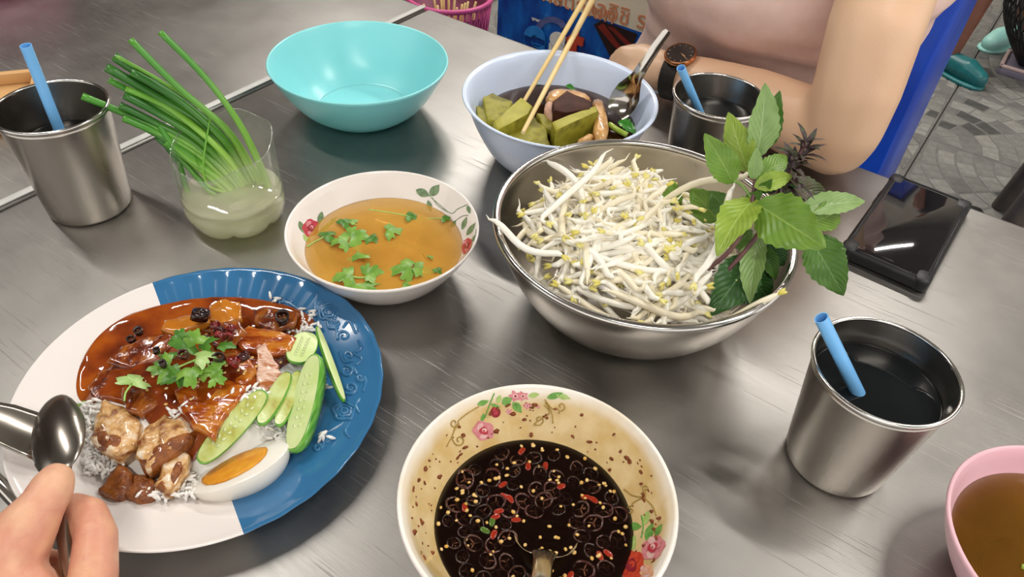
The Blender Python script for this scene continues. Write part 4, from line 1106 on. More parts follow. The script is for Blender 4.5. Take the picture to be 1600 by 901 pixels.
m_bas = {'light': leaf_mat('basil_light', '829c34', '92ac42', 'acc064'), 'mid': leaf_mat('basil_mid', '60862a', '6f9234', '8aa84c'), 'dark': leaf_mat('basil_dark', '446c24', '50782c', '6c9048'),
         'deep': leaf_mat('basil_deep', '2a5220', '345e28', '56804a'), 'under': leaf_mat('basil_underside', '7b9a56', '8aa866', 'a9c08a'), 'purple': leaf_mat('basil_purple', '4a5a34', '5d5040', '78805c')}
m_bstem = M('basil_stem_purple', '5e3f45', '7a5550', 60, rough=.4); m_bstem_g = M('basil_stem_green', '6c8f45', '84a458', 60, rough=.4)
m_bract = M('basil_bract_purple', '33262a', '423034', 120, rough=.45, c3='44502e')
def leaf_vf(L, W, curl, fold, seed=0, serr=.05, nu=16, nv=6):
    q = random.Random(seed); V, F, UV = [], [], []; tw = q.uniform(-.3, .3)
    for i in range(nu+1):
        t = i/nu; hw = W/2*(math.sin(pi*t**.78)**.85 if 0 < t < 1 else 0)+W*.012
        se = 1+serr*(1 if i % 2 else -1)*(1 if 0 < i < nu else 0)
        for j in range(-nv, nv+1):
            v = j/nv; y = hw*v*(se if abs(j) == nv else 1)
            z = fold*abs(y)-curl*L*(t-.15)**2+W*.035*math.sin(t*16+abs(v)*2)*abs(v)+tw*y*t
            V.append(Vector((L*t, y, z))); UV.append((t, .5+v*.5))
    m = 2*nv+1
    for i in range(nu):
        for j in range(m-1): F.append((i*m+j, (i+1)*m+j, (i+1)*m+j+1, i*m+j+1))
    return V, F, UV
def basil_leaf(root, b, t, wd, mk, hint=None, curl=.25, fold=.25, seed=0, tipup=0):
    A, B = P(*b), P(*t); h = (CAM-(A+B)/2).normalized()+Vector(hint or (0, 0, 0)); L = (B-A).length*1.03
    V, F, UV = leaf_vf(L, wd, curl, fold, seed); mw = frame(B-A, h, A-root.location)
    o = O('leaf', (V, F), m_bas[mk], None, mw=mw, uvs=UV); o.parent = root
    return o
def sprig(at, label, stems):
    r = E('basil_sprig', P(*at), label, 'basil', 'basil sprigs in the steel bowl')
    for pts, rad, m in stems: OW('stem', tube(spline([P(*p) for p in pts], 14), rad, 8), m, r)
    return r
A = sprig((1120, 415, .078), 'bright green basil sprig standing up against the steel rim', [([(1105, 420, .074), (1140, 392, .092), (1168, 345, .112), (1178, 300, .126), (1182, 262, .140)], .0017, m_bstem), ([(1176, 312, .122), (1160, 290, .128), (1146, 282, .132)], .0010, m_bstem_g), ([(1128, 372, .088), (1150, 330, .104), (1160, 308, .118)], .0014, m_bstem_g)])
for a in (((1183, 246, .142), (1200, 136, .190), .0215, 'under', (.5, 0, 0), .1, .3, 1), ((1196, 232, .138), (1214, 150, .178), .016, 'dark', (-.2, 0, .3), .2, .3, 2), ((1168, 268, .134), (1140, 181, .168), .0200, 'light', (-.1, 0, .2), .2, .3, 3),
          ((1146, 286, .130), (1109, 216, .160), .0200, 'mid', (.2, -.2, .1), .3, .2, 4), ((1181, 282, .134), (1236, 238, .146), .0160, 'mid', (0, -.2, .3), .3, .3, 5), ((1178, 292, .132), (1242, 272, .140), .0125, 'light', (0, -.2, .4), .3, .4, 6),
          ((1182, 318, .124), (1282, 382, .128), .0345, 'mid', (-.1, -.1, .1), .12, .12, 7), ((1178, 310, .122), (1122, 372, .118), .0250, 'light', (-.4, .1, .1), .35, .3, 8), ((1176, 280, .136), (1183, 232, .156), .010, 'under', (.3, 0, 0), .1, .5, 9),
          ((1186, 300, .126), (1205, 282, .140), .008, 'dark', (.2, 0, 0), .1, .4, 10), ((1168, 320, .116), (1188, 300, .130), .010, 'dark', (0, 0, .3), .2, .3, 11)):
    basil_leaf(A, *a[:4], hint=a[4], curl=a[5], fold=a[6], seed=a[7])
B = sprig((1140, 425, .074), 'purple-flowered basil sprig drooping over the steel rim', [([(1130, 430, .070), (1170, 385, .092), (1205, 335, .112), (1222, 290, .124), (1242, 256, .136), (1258, 224, .146)], .0016, m_bstem), ([(1215, 310, .118), (1245, 330, .116), (1268, 345, .112)], .0010, m_bstem), ([(1205, 335, .110), (1245, 360, .104), (1272, 378, .100)], .0010, m_bstem)])
for a in (((1250, 326, .116), (1358, 309, .116), .0170, 'under', (0, .2, .1), .15, .4, 21), ((1265, 350, .110), (1330, 322, .106), .0200, 'mid', (.1, -.2, .2), .3, .3, 22), ((1266, 372, .104), (1318, 458, .084), .0260, 'dark', (.1, -.1, .1), .15, .25, 23),
          ((1282, 366, .100), (1316, 440, .080), .0200, 'dark', (.5, 0, 0), .15, .3, 24), ((1226, 288, .122), (1302, 304, .118), .0170, 'purple', (0, .1, .4), .3, .3, 25), ((1218, 300, .118), (1262, 318, .110), .0170, 'deep', (0, 0, .3), .3, .3, 26),
          ((1212, 322, .112), (1248, 300, .120), .0140, 'purple', (0, .2, .3), .2, .4, 27), ((1210, 300, .118), (1196, 278, .130), .010, 'deep', (0, 0, .2), .2, .4, 28), ((1240, 350, .104), (1262, 385, .092), .016, 'deep', (0, 0, .2), .2, .3, 29)):
    basil_leaf(B, *a[:4], hint=a[4], curl=a[5], fold=a[6], seed=a[7])
rb = random.Random(9)
V, F, UV = leaf_vf(.019, .0048, .35, .4, 3, .03, 8, 2); brm = mesh('bract', (V, F), m_bract)
for lv in range(9):
    t = lv/8; c = P(1226+30*t+rb.uniform(-7, 7), 290-62*t+rb.uniform(-5, 5), .124+.022*t)
    for k in range(5):
        a = 2*pi*k/5+lv*.7; a += rb.uniform(-.5, .5); d = Vector((math.cos(a), math.sin(a), .25+.7*t+rb.uniform(-.3, .4))); s = (1.25-.55*t)*rb.uniform(.6, 1.25)
        o = O('bract', brm, None, None, mw=frame(d, Vector((0, 0, 1)), c-B.location) @ Matrix.Scale(s, 4)); o.parent = B
Cc_ = sprig((1150, 440, .060), 'dark basil sprig sunk between sprouts and steel rim', [([(1050, 350, .060), (1110, 420, .064), (1160, 410, .072), (1215, 372, .086)], .0017, m_bstem), ([(1120, 432, .060), (1165, 392, .080), (1190, 370, .090)], .0016, m_bstem)])
for a in (((1186, 362, .094), (1168, 466, .070), .0180, 'under', (-.4, 0, 0), .15, .4, 41), ((1176, 402, .078), (1118, 484, .060), .0300, 'deep', (.1, 0, 0), .25, .3, 42), ((1192, 385, .084), (1214, 436, .068), .0130, 'dark', (.3, 0, 0), .2, .4, 43), ((1200, 380, .086), (1226, 415, .074), .0160, 'deep', (.1, 0, 0), .2, .3, 44),
          ((1122, 345, .080), (1082, 296, .098), .0230, 'mid', (0, 0, .2), .2, .2, 45), ((1052, 336, .080), (1050, 282, .100), .0160, 'mid', (-.3, 0, 0), .1, .4, 46), ((1160, 420, .070), (1205, 468, .052), .0260, 'deep', (0, 0, .2), .2, .2, 47), ((1148, 385, .082), (1172, 362, .098), .016, 'dark', (0, 0, .2), .2, .3, 48), ((1135, 330, .088), (1112, 300, .100), .016, 'dark', (0, 0, .2), .2, .3, 49), ((1150, 440, .056), (1190, 452, .050), .030, 'deep', (0, 0, .5), .2, .2, 50)):
    basil_leaf(Cc_, *a[:4], hint=a[4], curl=a[5], fold=a[6], seed=a[7])

# ------------------------------------------------------------------ cut bottle with spring onions
def clear_mat(name, tint, body, bodyw, rough=.08):
    m = bpy.data.materials.new(name); m.use_nodes = True; nt = m.node_tree; N = nt.nodes; L = nt.links
    out = N['Material Output']; N.remove(N['Principled BSDF'])
    tr = N.new('ShaderNodeBsdfTransparent'); tr.inputs[0].default_value = lin(tint); tl = N.new('ShaderNodeBsdfTranslucent'); tl.inputs[0].default_value = lin(body); df = N.new('ShaderNodeBsdfDiffuse'); df.inputs[0].default_value = lin(body)
    gl = N.new('ShaderNodeBsdfGlossy'); gl.inputs['Roughness'].default_value = rough; lw = N.new('ShaderNodeLayerWeight'); lw.inputs[0].default_value = .25
    tc = N.new('ShaderNodeTexCoord'); nz = N.new('ShaderNodeTexNoise'); nz.inputs['Scale'].default_value = 40; L.new(tc.outputs['Object'], nz.inputs['Vector'])
    bp = N.new('ShaderNodeBump'); bp.inputs['Strength'].default_value = .25; bp.inputs['Distance'].default_value = .002; L.new(nz.outputs['Fac'], bp.inputs['Height']); L.new(bp.outputs['Normal'], gl.inputs['Normal'])
    h = N.new('ShaderNodeMixShader'); h.inputs[0].default_value = .5; L.new(tl.outputs[0], h.inputs[1]); L.new(df.outputs[0], h.inputs[2])
    a = N.new('ShaderNodeMixShader'); a.inputs[0].default_value = bodyw; L.new(tr.outputs[0], a.inputs[1]); L.new(h.outputs[0], a.inputs[2])
    mr = N.new('ShaderNodeMapRange'); mr.inputs[3].default_value = .03; mr.inputs[4].default_value = .5; L.new(lw.outputs['Facing'], mr.inputs[0])
    b = N.new('ShaderNodeMixShader'); L.new(mr.outputs[0], b.inputs[0]); L.new(a.outputs[0], b.inputs[1]); L.new(gl.outputs[0], b.inputs[2]); L.new(b.outputs[0], out.inputs['Surface'])
    return m
m_pet = clear_mat('clear_pet_plastic', 'f4f6f2', 'f2f2ea', .10); m_cloud = clear_mat('cloudy_water', 'f6f4de', 'faf8dc', .70, .05)
BO = P(373, 338, 0); BO.z = TZ
def petal(a, r, z, k):
    if z < .016: r = r*(1+.035*(abs(math.cos(a*3.5))-.6)*(1-z/.016)); z = z+.004*(1-z/.016)*(1-abs(math.cos(a*3.5)))**2
    if z > .06:
        z = z+.010*math.cos(a-.9)+.002*math.sin(a*5)
        r = r*(1+.03*math.cos(2*a+.4))
    return r, z
R0 = .0415
bprof = [(0, .006), (.018, .004), (.030, .0004), (.0375, .003), (R0-.001, .010), (R0+.0008, .016), (R0+.0008, .022), (R0-.0012, .025), (R0+.0006, .028), (R0+.0006, .032), (R0-.0016, .035), (R0, .038), (R0, .050), (R0, .060), (R0-.0006, .074)]
bt = E('cut_plastic_bottle', BO, 'clear cut-off plastic bottle holding spring onions in cloudy water', 'bottle')
O('bottle_wall', lathe(bprof, 84, petal), m_pet, bt)
ed = [(petal(2*pi*i/84, R0-.0006, .074, 0), 2*pi*i/84) for i in range(84)]
O('cut_edge', tube([(r*math.cos(a), r*math.sin(a), z) for (r, z), a in ed+ed[:1]], .0005, 6, caps=False), m_pet, bt)
wp = [(0, .0065), (.018, .0048), (.029, .0016), (.0365, .004), (R0-.002, .0105), (R0-.0003, .016), (R0-.0003, .022), (R0-.002, .025), (R0-.0005, .0275), (R0-.0018, .029), (0, .029)]
tag(O('cloudy_water', lathe(wp, 84, petal), m_cloud, loc=BO), 'cloudy pale water in the cut-off bottle', 'water')
def onion_mat(name, base, mid, tip):
    m = M(name, mid, rough=.32, sss=.08); nt = m.node_tree; N = nt.nodes; L = nt.links
    uv = N.new('ShaderNodeUVMap'); sp = N.new('ShaderNodeSeparateXYZ'); L.new(uv.outputs[0], sp.inputs[0])
    nz = N.new('ShaderNodeTexNoise'); nz.inputs['Scale'].default_value = 40; mp = N.new('ShaderNodeMapping'); mp.inputs['Scale'].default_value = (3, 30, 1); L.new(uv.outputs[0], mp.inputs[0]); L.new(mp.outputs[0], nz.inputs['Vector']); nz.inputs['Scale'].default_value = 1
    ad = N.new('ShaderNodeMath'); ad.operation = 'MULTIPLY_ADD'; ad.inputs[1].default_value = .25; L.new(nz.outputs['Fac'], ad.inputs[0]); L.new(sp.outputs['X'], ad.inputs[2])
    r = N.new('ShaderNodeValToRGB'); e = r.color_ramp.elements; e[0].position = .18; e[0].color = lin(base); e[1].position = .95; e[1].color = lin(tip); x = e.new(.5); x.color = lin(mid)
    L.new(ad.outputs[0], r.inputs['Fac']); L.new(r.outputs['Color'], N['Principled BSDF'].inputs['Base Color']); return m
m_on = [onion_mat('spring_onion_dark', 'cfdd9c', '55902e', '306c24'), onion_mat('spring_onion_fresh', 'd4e2a0', '74a83a', '468a2a'), onion_mat('spring_onion_light', 'd8e6a4', '8fbf4c', '6aa63a')]
m_root = M('onion_bulb', 'ece6d0', 'e2d6bc', 60, rough=.4)
def onion(pts, r0, r1, k, label, bulb=False):
    W_ = [P(*p) for p in pts]; a = W_[0]; n = 18; sp = spline(W_, n); m = 10
    rad = [r0+(r1-r0)*min(1, i/n*1.6) for i in range(n+1)]
    V, F = tube(sp, rad, m, caps=False, flat=.8); UV = [(i/n, j/m) for i in range(n+1) for j in range(m)]
    iv = tube([sp[n]-(sp[n]-sp[n-1])*.9*(1-q) for q in (0, 1)], [rad[n]*.75, rad[n]*.8], m, caps=False, flat=.8)   # hollow cut end
    o0 = len(V); V += iv[0]; UV += [(1, j/m) for j in range(m)]*2
    F += [(n*m+j, n*m+(j+1) % m, o0+m+(j+1) % m, o0+m+j) for j in range(m)]+[(o0+m+j, o0+m+(j+1) % m, o0+(j+1) % m, o0+j) for j in range(m)]+[tuple(o0+j for j in range(m))]
    F.append(tuple(range(m-1, -1, -1)))
    o = tag(O('spring_onion', ([v-a for v in V], F), m_on[k], loc=a, uvs=UV), label, 'spring onion', 'spring onions in the cut bottle')
    if bulb: O('bulb', xf(icos(2, (r0*1.7, r0*1.7, r0*2.2)), Matrix.Translation((0, 0, -.002))), m_root, o)
lab = 'spring onion stalk in the bunch leaning out of the cut bottle'
onion([(428, 316, .012), (408, 262, .046), (372, 190, .085), (318, 118, .118), (250, 50, .150)], .0042, .0030, 1, 'bright single spring onion stalk standing clear of the bunch', True)
onion([(420, 312, .012), (392, 258, .044), (352, 200, .078), (280, 138, .110), (204, 62, .145)], .0038, .0032, 1, 'long spring onion stalk next to the clear-standing one')
onion([(404, 312, .012), (372, 250, .046), (332, 198, .074), (262, 145, .100), (178, 88, .130)], .0040, .0040, 0, lab, True)
onion([(402, 314, .012), (366, 254, .046), (318, 196, .074), (245, 150, .098), (166, 105, .125)], .0040, .0044, 0, lab, True)
onion([(412, 312, .012), (380, 246, .048), (345, 195, .076), (270, 138, .104), (182, 88, .131)], .0028, .0016, 2, 'thin yellow-green spring onion stalk over the bunch')
onion([(396, 316, .012), (362, 262, .044), (315, 208, .070), (240, 162, .092), (170, 124, .114)], .0036, .0034, 1, lab)
onion([(398, 318, .012), (356, 262, .044), (310, 216, .068), (250, 178, .086), (194, 148, .104)], .0040, .0038, 0, lab)
onion([(392, 316, .012), (350, 268, .042), (300, 222, .064), (240, 190, .080), (187, 164, .096)], .0036, .0036, 0, lab)
onion([(388, 318, .012), (345, 272, .040), (296, 232, .060), (240, 205, .074), (192, 184, .088)], .0034, .0034, 1, lab)
onion([(394, 320, .012), (350, 270, .040), (300, 228, .062), (215, 186, .082), (128, 150, .104)], .0036, .0032, 1, 'spring onion stalk reaching furthest, towards the steel tumbler')
onion([(384, 318, .012), (340, 280, .038), (292, 240, .058), (250, 212, .070), (212, 192, .080)], .0036, .0036, 0, lab)
onion([(380, 320, .012), (338, 286, .036), (298, 252, .054), (268, 224, .066), (249, 194, .078)], .0034, .0030, 1, lab)
onion([(386, 322, .012), (346, 284, .036), (306, 256, .052), (276, 236, .060), (258, 222, .068)], .0038, .0034, 1, lab)
onion([(398, 312, .012), (368, 262, .044), (325, 216, .070), (262, 168, .090), (196, 138, .108)], .0034, .0032, 2, lab)
onion([(408, 316, .012), (372, 252, .046), (340, 208, .072), (280, 156, .096), (205, 112, .120)], .0034, .0036, 0, lab, True)
onion([(392, 306, .020), (345, 298, .030), (322, 285, .040), (318, 250, .058), (329, 181, .085)], .0026, .0010, 2, 'thin bent spring onion shoot rising over the cut rim')
onion([(372, 322, .012), (330, 300, .030), (296, 262, .048), (272, 238, .058), (246, 215, .068)], .0034, .0030, 0, lab)
onion([(302, 318, .022), (290, 290, .032), (280, 255, .048), (262, 232, .056)], .0024, .0022, 0, 'short dark spring onion leaf inside the bottle wall')
# ------------------------------------------------------------------ bitter melon soup
m_melon = M('bitter_melon_flesh', '837d20', '968f2e', 50, rough=.5, spec=.3, sss=.2, sssr=(.004, .003, .001), bump=.25, bscale=120, c3='6a6418')
m_melon_e = M('bitter_melon_cut', '9c9636', 'aca646', 60, rough=.5, spec=.3, sss=.2, sssr=(.004, .003, .001))
m_blood = M('blood_curd', '3c2119', '4d2c21', 70, rough=.6, spec=.2, bump=.3, bscale=150)
m_chick = M('boiled_chicken_skin', 'c08a4c', 'd2a468', 60, rough=.25, coat=.4, bump=.5, bscale=160, c3='a8753a')
m_shred = M('boiled_chicken_meat', 'c99a80', 'dcb8a0', 120, rough=.4, bump=.4, bscale=260)
m_leafy = M('cooked_greens', '2f7a22', '4c9636', 80, rough=.2, coat=.4, bump=.4, bscale=160); m_leafy2 = M('cooked_green_stem', '8fae3c', 'a6c04e', 80, rough=.2, coat=.4)
def melon_block(top, h, z, label, seed):
    """cut block of bitter melon: flat pale top given by its photo outline, sides going down by h"""
    c, q = pxpoly(top, z); V, F = [], []; n = len(q)
    for s, zz in ((1.0, -h), (1.04, -h*.5), (1.02, -.0012), (.95, 0), (.5, .0002)):
        V += [Vector((x*s, y*s, zz))+Vector(noise.noise_vector(Vector((x, y, zz))*80+Vector((seed*3, 0, 0))))*.0008 for x, y in q]
    V.append(Vector((0, 0, 0))); idx = []
    for k in range(4):
        for i in range(n): F.append((k*n+i, k*n+(i+1) % n, (k+1)*n+(i+1) % n, (k+1)*n+i)); idx.append(1 if k >= 3 else 0)
    for i in range(n): F.append((4*n+i, 4*n+(i+1) % n, 5*n)); idx.append(1)
    F.append(tuple(range(n-1, -1, -1))); idx.append(0)
    return tag(O('bitter_melon_piece', (V, F), [m_melon, m_melon_e], loc=c, midx=idx, edge=45), label, 'vegetable', 'bitter melon pieces in the soup')
def sub(pts, n=3):
    out = []
    for i in range(len(pts)):
        a, b = pts[i], pts[(i+1) % len(pts)]; out += [(a[0]+(b[0]-a[0])*k/n, a[1]+(b[1]-a[1])*k/n) for k in range(n)]
    return out
melon_block(sub([(771, 191), (814, 151), (832, 165), (826, 178), (778, 203)]), .022, .062, 'bitter melon block under the chopstick tips', 1)
melon_block(sub([(863, 190), (930, 165), (935, 174), (870, 203)]), .024, .063, 'long bitter melon block in front of the blood curd', 2)
chunk('bitter_melon_piece', [(754, 150), (770, 143), (800, 157), (797, 170), (778, 190), (762, 188)], .042, .014, m_melon, 'rounded bitter melon piece against the bowl wall', 'vegetable', 'bitter melon pieces in the soup', nz=.0012, nsc=90, seed=3, sub=1, cut=3, dome=.12, rings=(1.0, 1.02, .97, .88, .5, .2))
chunk('bitter_melon_piece', [(742, 166), (756, 162), (768, 184), (782, 200), (764, 200), (748, 184)], .040, .011, m_melon, 'lowest bitter melon piece at the bowl edge', 'vegetable', 'bitter melon pieces in the soup', nz=.0012, nsc=90, seed=4, sub=1, cut=3, dome=.12, rings=(1.0, 1.02, .97, .88, .5, .2))
chunk('bitter_melon_piece', [(800, 200), (832, 178), (852, 196), (860, 226), (826, 232), (790, 216)], .040, .015, m_melon, 'broad bitter melon piece behind the steel bowl rim', 'vegetable', 'bitter melon pieces in the soup', nz=.0014, nsc=80, seed=5, sub=1, cut=3, dome=.12, rings=(1.0, 1.02, .97, .88, .5, .2))
chunk('bitter_melon_piece', [(838, 175), (856, 178), (868, 190), (866, 206), (848, 196)], .041, .012, m_melon, 'small bitter melon piece between two blocks', 'vegetable', 'bitter melon pieces in the soup', nz=.001, nsc=90, seed=6, sub=1, cut=3, dome=.12, rings=(1.0, 1.02, .97, .88, .5, .2))
c, q = pxpoly(sub([(864, 155), (886, 138), (924, 155), (922, 166), (884, 172), (866, 168)]), .066)
tag(O('blood_curd_cube', cushion(q, .022, dome=.1, nz=.0007, nsc=90, rings=(1.0, 1.02, 1.0, .9, .5, .2), sub=1), m_blood, loc=(c.x, c.y, TZ+.047), edge=50), 'dark brown block of blood curd in the soup', 'food')
k3 = dict(nz=.0016, nsc=140)
chunk('chicken_piece', [(852, 150), (858, 140), (888, 134), (926, 150), (914, 158), (880, 146), (862, 160)], .042, .012, m_chick, 'chicken piece tucked behind the blood curd', 'meat', 'chicken pieces in the soup', seed=8, **k3)
chunk('chicken_piece', [(924, 153), (939, 150), (948, 172), (953, 210), (932, 214), (926, 192), (934, 176)], .042, .016, m_chick, 'knobbly chicken foot beside the soup spoon', 'meat', 'chicken pieces in the soup', seed=9, **k3)
chunk('chicken_piece', [(852, 160), (862, 152), (866, 172), (872, 182), (858, 184), (850, 172)], .044, .012, m_shred, 'shredded pink chicken meat left of the blood curd', 'meat', 'chicken pieces in the soup', seed=10, nz=.002, nsc=220)
chunk('chicken_piece', [(902, 216), (926, 206), (930, 214), (905, 222)], .042, .010, m_chick, 'chicken scrap below the long bitter melon block', 'meat', 'chicken pieces in the soup', seed=11, **k3)
tag(O('green_stalk', ([v-P(952, 194, .045) for v in tube(spline([P(952, 194, .045), P(965, 203, .045), P(980, 211, .043)], 8), .0028, 8)[0]], tube(spline([P(952, 194, .045), P(965, 203, .045), P(980, 211, .043)], 8), .0028, 8)[1]), m_leafy2, loc=P(952, 194, .045)), 'pale green vegetable stalk in the soup', 'vegetable')
for a, b, wd, lab in (((966, 190, .046), (996, 204, .044), .012, 'wilted dark green leaf beside the green stalk'), ((836, 132, .041), (852, 128, .041), .006, 'small green leaf by the back bowl wall'), ((884, 134, .043), (899, 138, .043), .006, 'small green leaf behind the blood curd'), ((874, 172, .058), (884, 178, .057), .006, 'small green leaf stuck on the melon and curd')):
    A_, B_ = P(*a), P(*b); V, F, UV = leaf_vf((B_-A_).length, wd, .4, .4, 5, .12, 12, 4)
    tag(O('wilted_leaf', (V, F), m_leafy, mw=frame(B_-A_, Vector((0, -.3, 1)), A_), uvs=UV), lab, 'herb leaf', 'green leaves in the soup')

# chopsticks
m_bamboo = M('bamboo_chopstick', 'e3c98f', 'd9bc7c', 30, rough=.5, stretch=(1, 1, .1))
def chopstick(tip, over, label, L=.262):
    a = P(*tip); d = (P(*over)-a).normalized(); pts = [a+d*L*i/12 for i in range(13)]
    tag(O('chopstick', ([v-a for v in tube(pts, [.0019+.0016*i/12 for i in range(13)], 12)[0]], tube(pts, [.0019+.0016*i/12 for i in range(13)], 12)[1]), m_bamboo, loc=a, edge=50), label, 'chopstick', 'bamboo chopsticks in the soup bowl')
chopstick((817, 207, .067), (883, 81, .078), 'chopstick with its tip resting on the bitter melon block')
chopstick((816, 163, .052), (866, 78, .078), 'chopstick with its tip sunk behind the bitter melon block')

# asian soup spoon
a, b = P(961, 177, .047), P(1044, 48, .128)
t = E('soup_spoon', a, 'steel soup spoon leaning in the pale blue bowl', 'spoon'); L = (b-a).length
mw = frame(b-a, (CAM-a).normalized()+Vector((-.55, .1, .2)), (0, 0, 0))
secs = [(0, .0105, .002, .0), (.06, .0140, .0075, 0), (.16, .0158, .0095, 0), (.27, .0145, .0085, 0), (.36, .0105, .0055, .0015), (.45, .0066, .0030, .003), (.6, .0056, .0022, .004), (.8, .0050, .0018, .003), (.97, .0044, .0014, .001), (1.0, .0030, .0008, .0005)]
def spoon_part(lo, hi):
    V, F = [], []; S_ = secs[lo:hi]; m = 10
    for side in (0, 1):
        for x, hw, dp, lift in S_:
            for j in range(m+1):
                v = -1+2*j/m; V.append(Vector((x*L, hw*v, lift-dp*(1-abs(v)**2.2)-(.0008 if side else 0))))
    n = len(S_); k = n*(m+1)
    for i in range(n-1):
        for j in range(m):
            q = (i*(m+1)+j, (i+1)*(m+1)+j, (i+1)*(m+1)+j+1, i*(m+1)+j+1); F += [q, tuple(k+z for z in q[::-1])]
        for j in (0, m):
            q = (i*(m+1)+j, i*(m+1)+j+k, (i+1)*(m+1)+j+k, (i+1)*(m+1)+j); F.append(q if j == 0 else q[::-1])
    for i in (0, n-1):
        for j in range(m): q = (i*(m+1)+j, i*(m+1)+j+1, k+i*(m+1)+j+1, k+i*(m+1)+j); F.append(q if i == 0 else q[::-1])
    return V, F
O('spoon_bowl', xf(spoon_part(0, 5), mw), m_spoon, t, edge=60)
O('handle', xf(spoon_part(4, 10), mw), m_spoon, t, edge=60)
# green shred in the pink bowl's broth
q = P(1596, 884, .0325)
tag(O('green_stalk', tube(spline([(0, 0, 0), (.012, -.006, .0004), (.03, -.010, 0)], 8), .0016, 7), m_leafy2, loc=q), 'green shred floating in the amber broth of the pink bowl', 'vegetable')

# ------------------------------------------------------------------ phone
m_case = M('black_rubber_case', '17171a', '1f1f22', 60, rough=.45, bump=.1, bscale=300); m_glass = M('phone_screen', '131215', '18161a', 8, rough=.04, spec=.6, coat=.6); m_ear = M('phone_earpiece', '3a3a3c', '444446', 50, rough=.4, metal=.6)
c4 = [P(1395, 268, .011), P(1522, 319, .011), P(1447, 447, .011), P(1318, 384, .011)]
cc = sum(c4, Vector())/4; ax = ((c4[0]+c4[1])/2-(c4[2]+c4[3])/2); ang = math.atan2(ax.y, ax.x); LL = ax.length; WW = ((c4[1]-c4[0]).length+(c4[2]-c4[3]).length)/2
ph = E('smartphone', (cc.x, cc.y, TZ), 'black smartphone in a rugged rubber case', 'phone', rz=ang)
O('case', rbox(LL, WW, .0115, .010, 6, .003, 3), m_case, ph, (0, 0, 0), edge=50)
V, F = [], []
O('case_lip', join(*[tube(spline([Vector((sx*(LL/2-.004), sy*(WW/2-.004), .0112)) for sx, sy in q], 10), .0014, 8) for q in (((1, .86), (1, -.86)), ((-1, .86), (-1, -.86)))][:1]), m_case, ph)
O('case_lip', tube([(-(LL/2-.004), y*(WW/2-.012), .0112) for y in (1, .5, 0, -.5, -1)], .0014, 8), m_case, ph)
for s in (1, -1): O('case_lip', tube([(x*(LL/2-.012), s*(WW/2-.003), .0112) for x in (1, .5, 0, -.5, -1)], .0014, 8), m_case, ph)
scr = O('screen', rbox(LL-.012, WW-.010, .0008, .007, 6, .0003, 2), m_glass, ph, (0, 0, .0112), edge=50)
O('earpiece', rbox(.0011, .010, .0003, .0005, 2, .0001, 1), m_ear, scr, (-(LL/2-.0095), 0, .0007))
for x in (.022, .036): O('side_button', rbox(.010, .0016, .003, .0007, 2), m_case, ph, (x, WW/2, .005))
for sx in (1, -1):
    for sy in (1, -1): O('corner_bumper', rbox(.018, .014, .0122, .006, 4, .002, 2), m_case, ph, (sx*(LL/2-.0085), sy*(WW/2-.0065), 0), edge=50)

# ------------------------------------------------------------------ diner's hand with spoon and fork
m_skin = M('skin_warm', 'dcab8c', 'd0927a', 38, rough=.45, sss=.15, sssr=(.008, .003, .0015), c3='dba584', bump=.2, bscale=420)
m_skin2 = M('skin_fair', 'e8c2a2', 'e2b794', 9, rough=.42, sss=.08, sssr=(.008, .003, .0015), bump=.12, bscale=500)
m_nail = M('fingernail', 'e3b4a0', 'e8c0ae', 60, rough=.25)
def ch(*p): return [(P(x, y, z), r) for x, y, z, r in p]
hand = organic('hand', [
    ch((-8, 900, .060, .020), (18, 858, .066, .0175), (46, 818, .072, .0138), (66, 788, .075, .0112), (80, 764, .075, .0108), (87, 750, .074, .0092)),        # thumb
    ch((128, 985, .050, .0135), (146, 900, .056, .0118), (150, 838, .057, .0108), (138, 806, .055, .0102), (116, 796, .052, .0092), (98, 808, .049, .0084)),     # index finger
    ch((96, 1005, .042, .013), (110, 935, .040, .0112), (104, 905, .038, .0104), (80, 886, .036, .0095), (62, 894, .034, .0086)),                              # middle finger
    ch((62, 1025, .036, .0125), (78, 955, .032, .0108), (72, 930, .030, .010), (50, 910, .029, .0092), (34, 922, .028, .0084)),                                # ring finger
    ch((28, 1040, .032, .011), (44, 975, .026, .0092), (36, 952, .025, .0085), (18, 940, .024, .0076)),                                                         # little finger
    ch((-8, 900, .060, .021), (30, 960, .052, .022), (80, 985, .046, .018), (128, 985, .050, .0135)), ch((30, 960, .052, .022), (20, 1030, .044, .021), (62, 1025, .036, .015)), ch((20, 1030, .044, .018), (28, 1040, .032, .012)),
    ch((0, 960, .056, .022), (-40, 1030, .056, .023), (-90, 1110, .058, .026), (-220, 1290, .064, .036))], .0017, 5, mats=[m_skin])
o = O('hand', hand, None); tag(o, 'hand gripping a spoon over the white side of the plate', 'hand')
# thumb nail lies on the far side of the thumb; spoon in the hand
sp_t, sp_n = P(84, 622, .050), P(100, 738, .058)
t = E('eating_spoon', sp_n, 'dark-looking steel spoon held in the hand over the plate', 'spoon')
d = (sp_n-sp_t); mw = frame(d, (CAM-sp_t).normalized()*-1+Vector((.35, 0, .2)), sp_t-sp_n)
O('spoon_bowl', xf(spoon_head(d.length/2, .0160, .008), mw), m_spoon2, t)
O('handle', ([v-sp_n for v in tube(spline([sp_n-d*.10, P(98, 775, .060), P(98, 830, .058), P(112, 890, .054), P(140, 1010, .050)], 16), curve1([.0050, .0034, .0032, .0036, .0044, .0046], 17), 10, flat=.45)[0]], tube(spline([sp_n-d*.10, P(98, 775, .060), P(98, 830, .058), P(112, 890, .054), P(140, 1010, .050)], 16), curve1([.0050, .0034, .0032, .0036, .0044, .0046], 17), 10, flat=.45)[1]), m_spoon2, t)
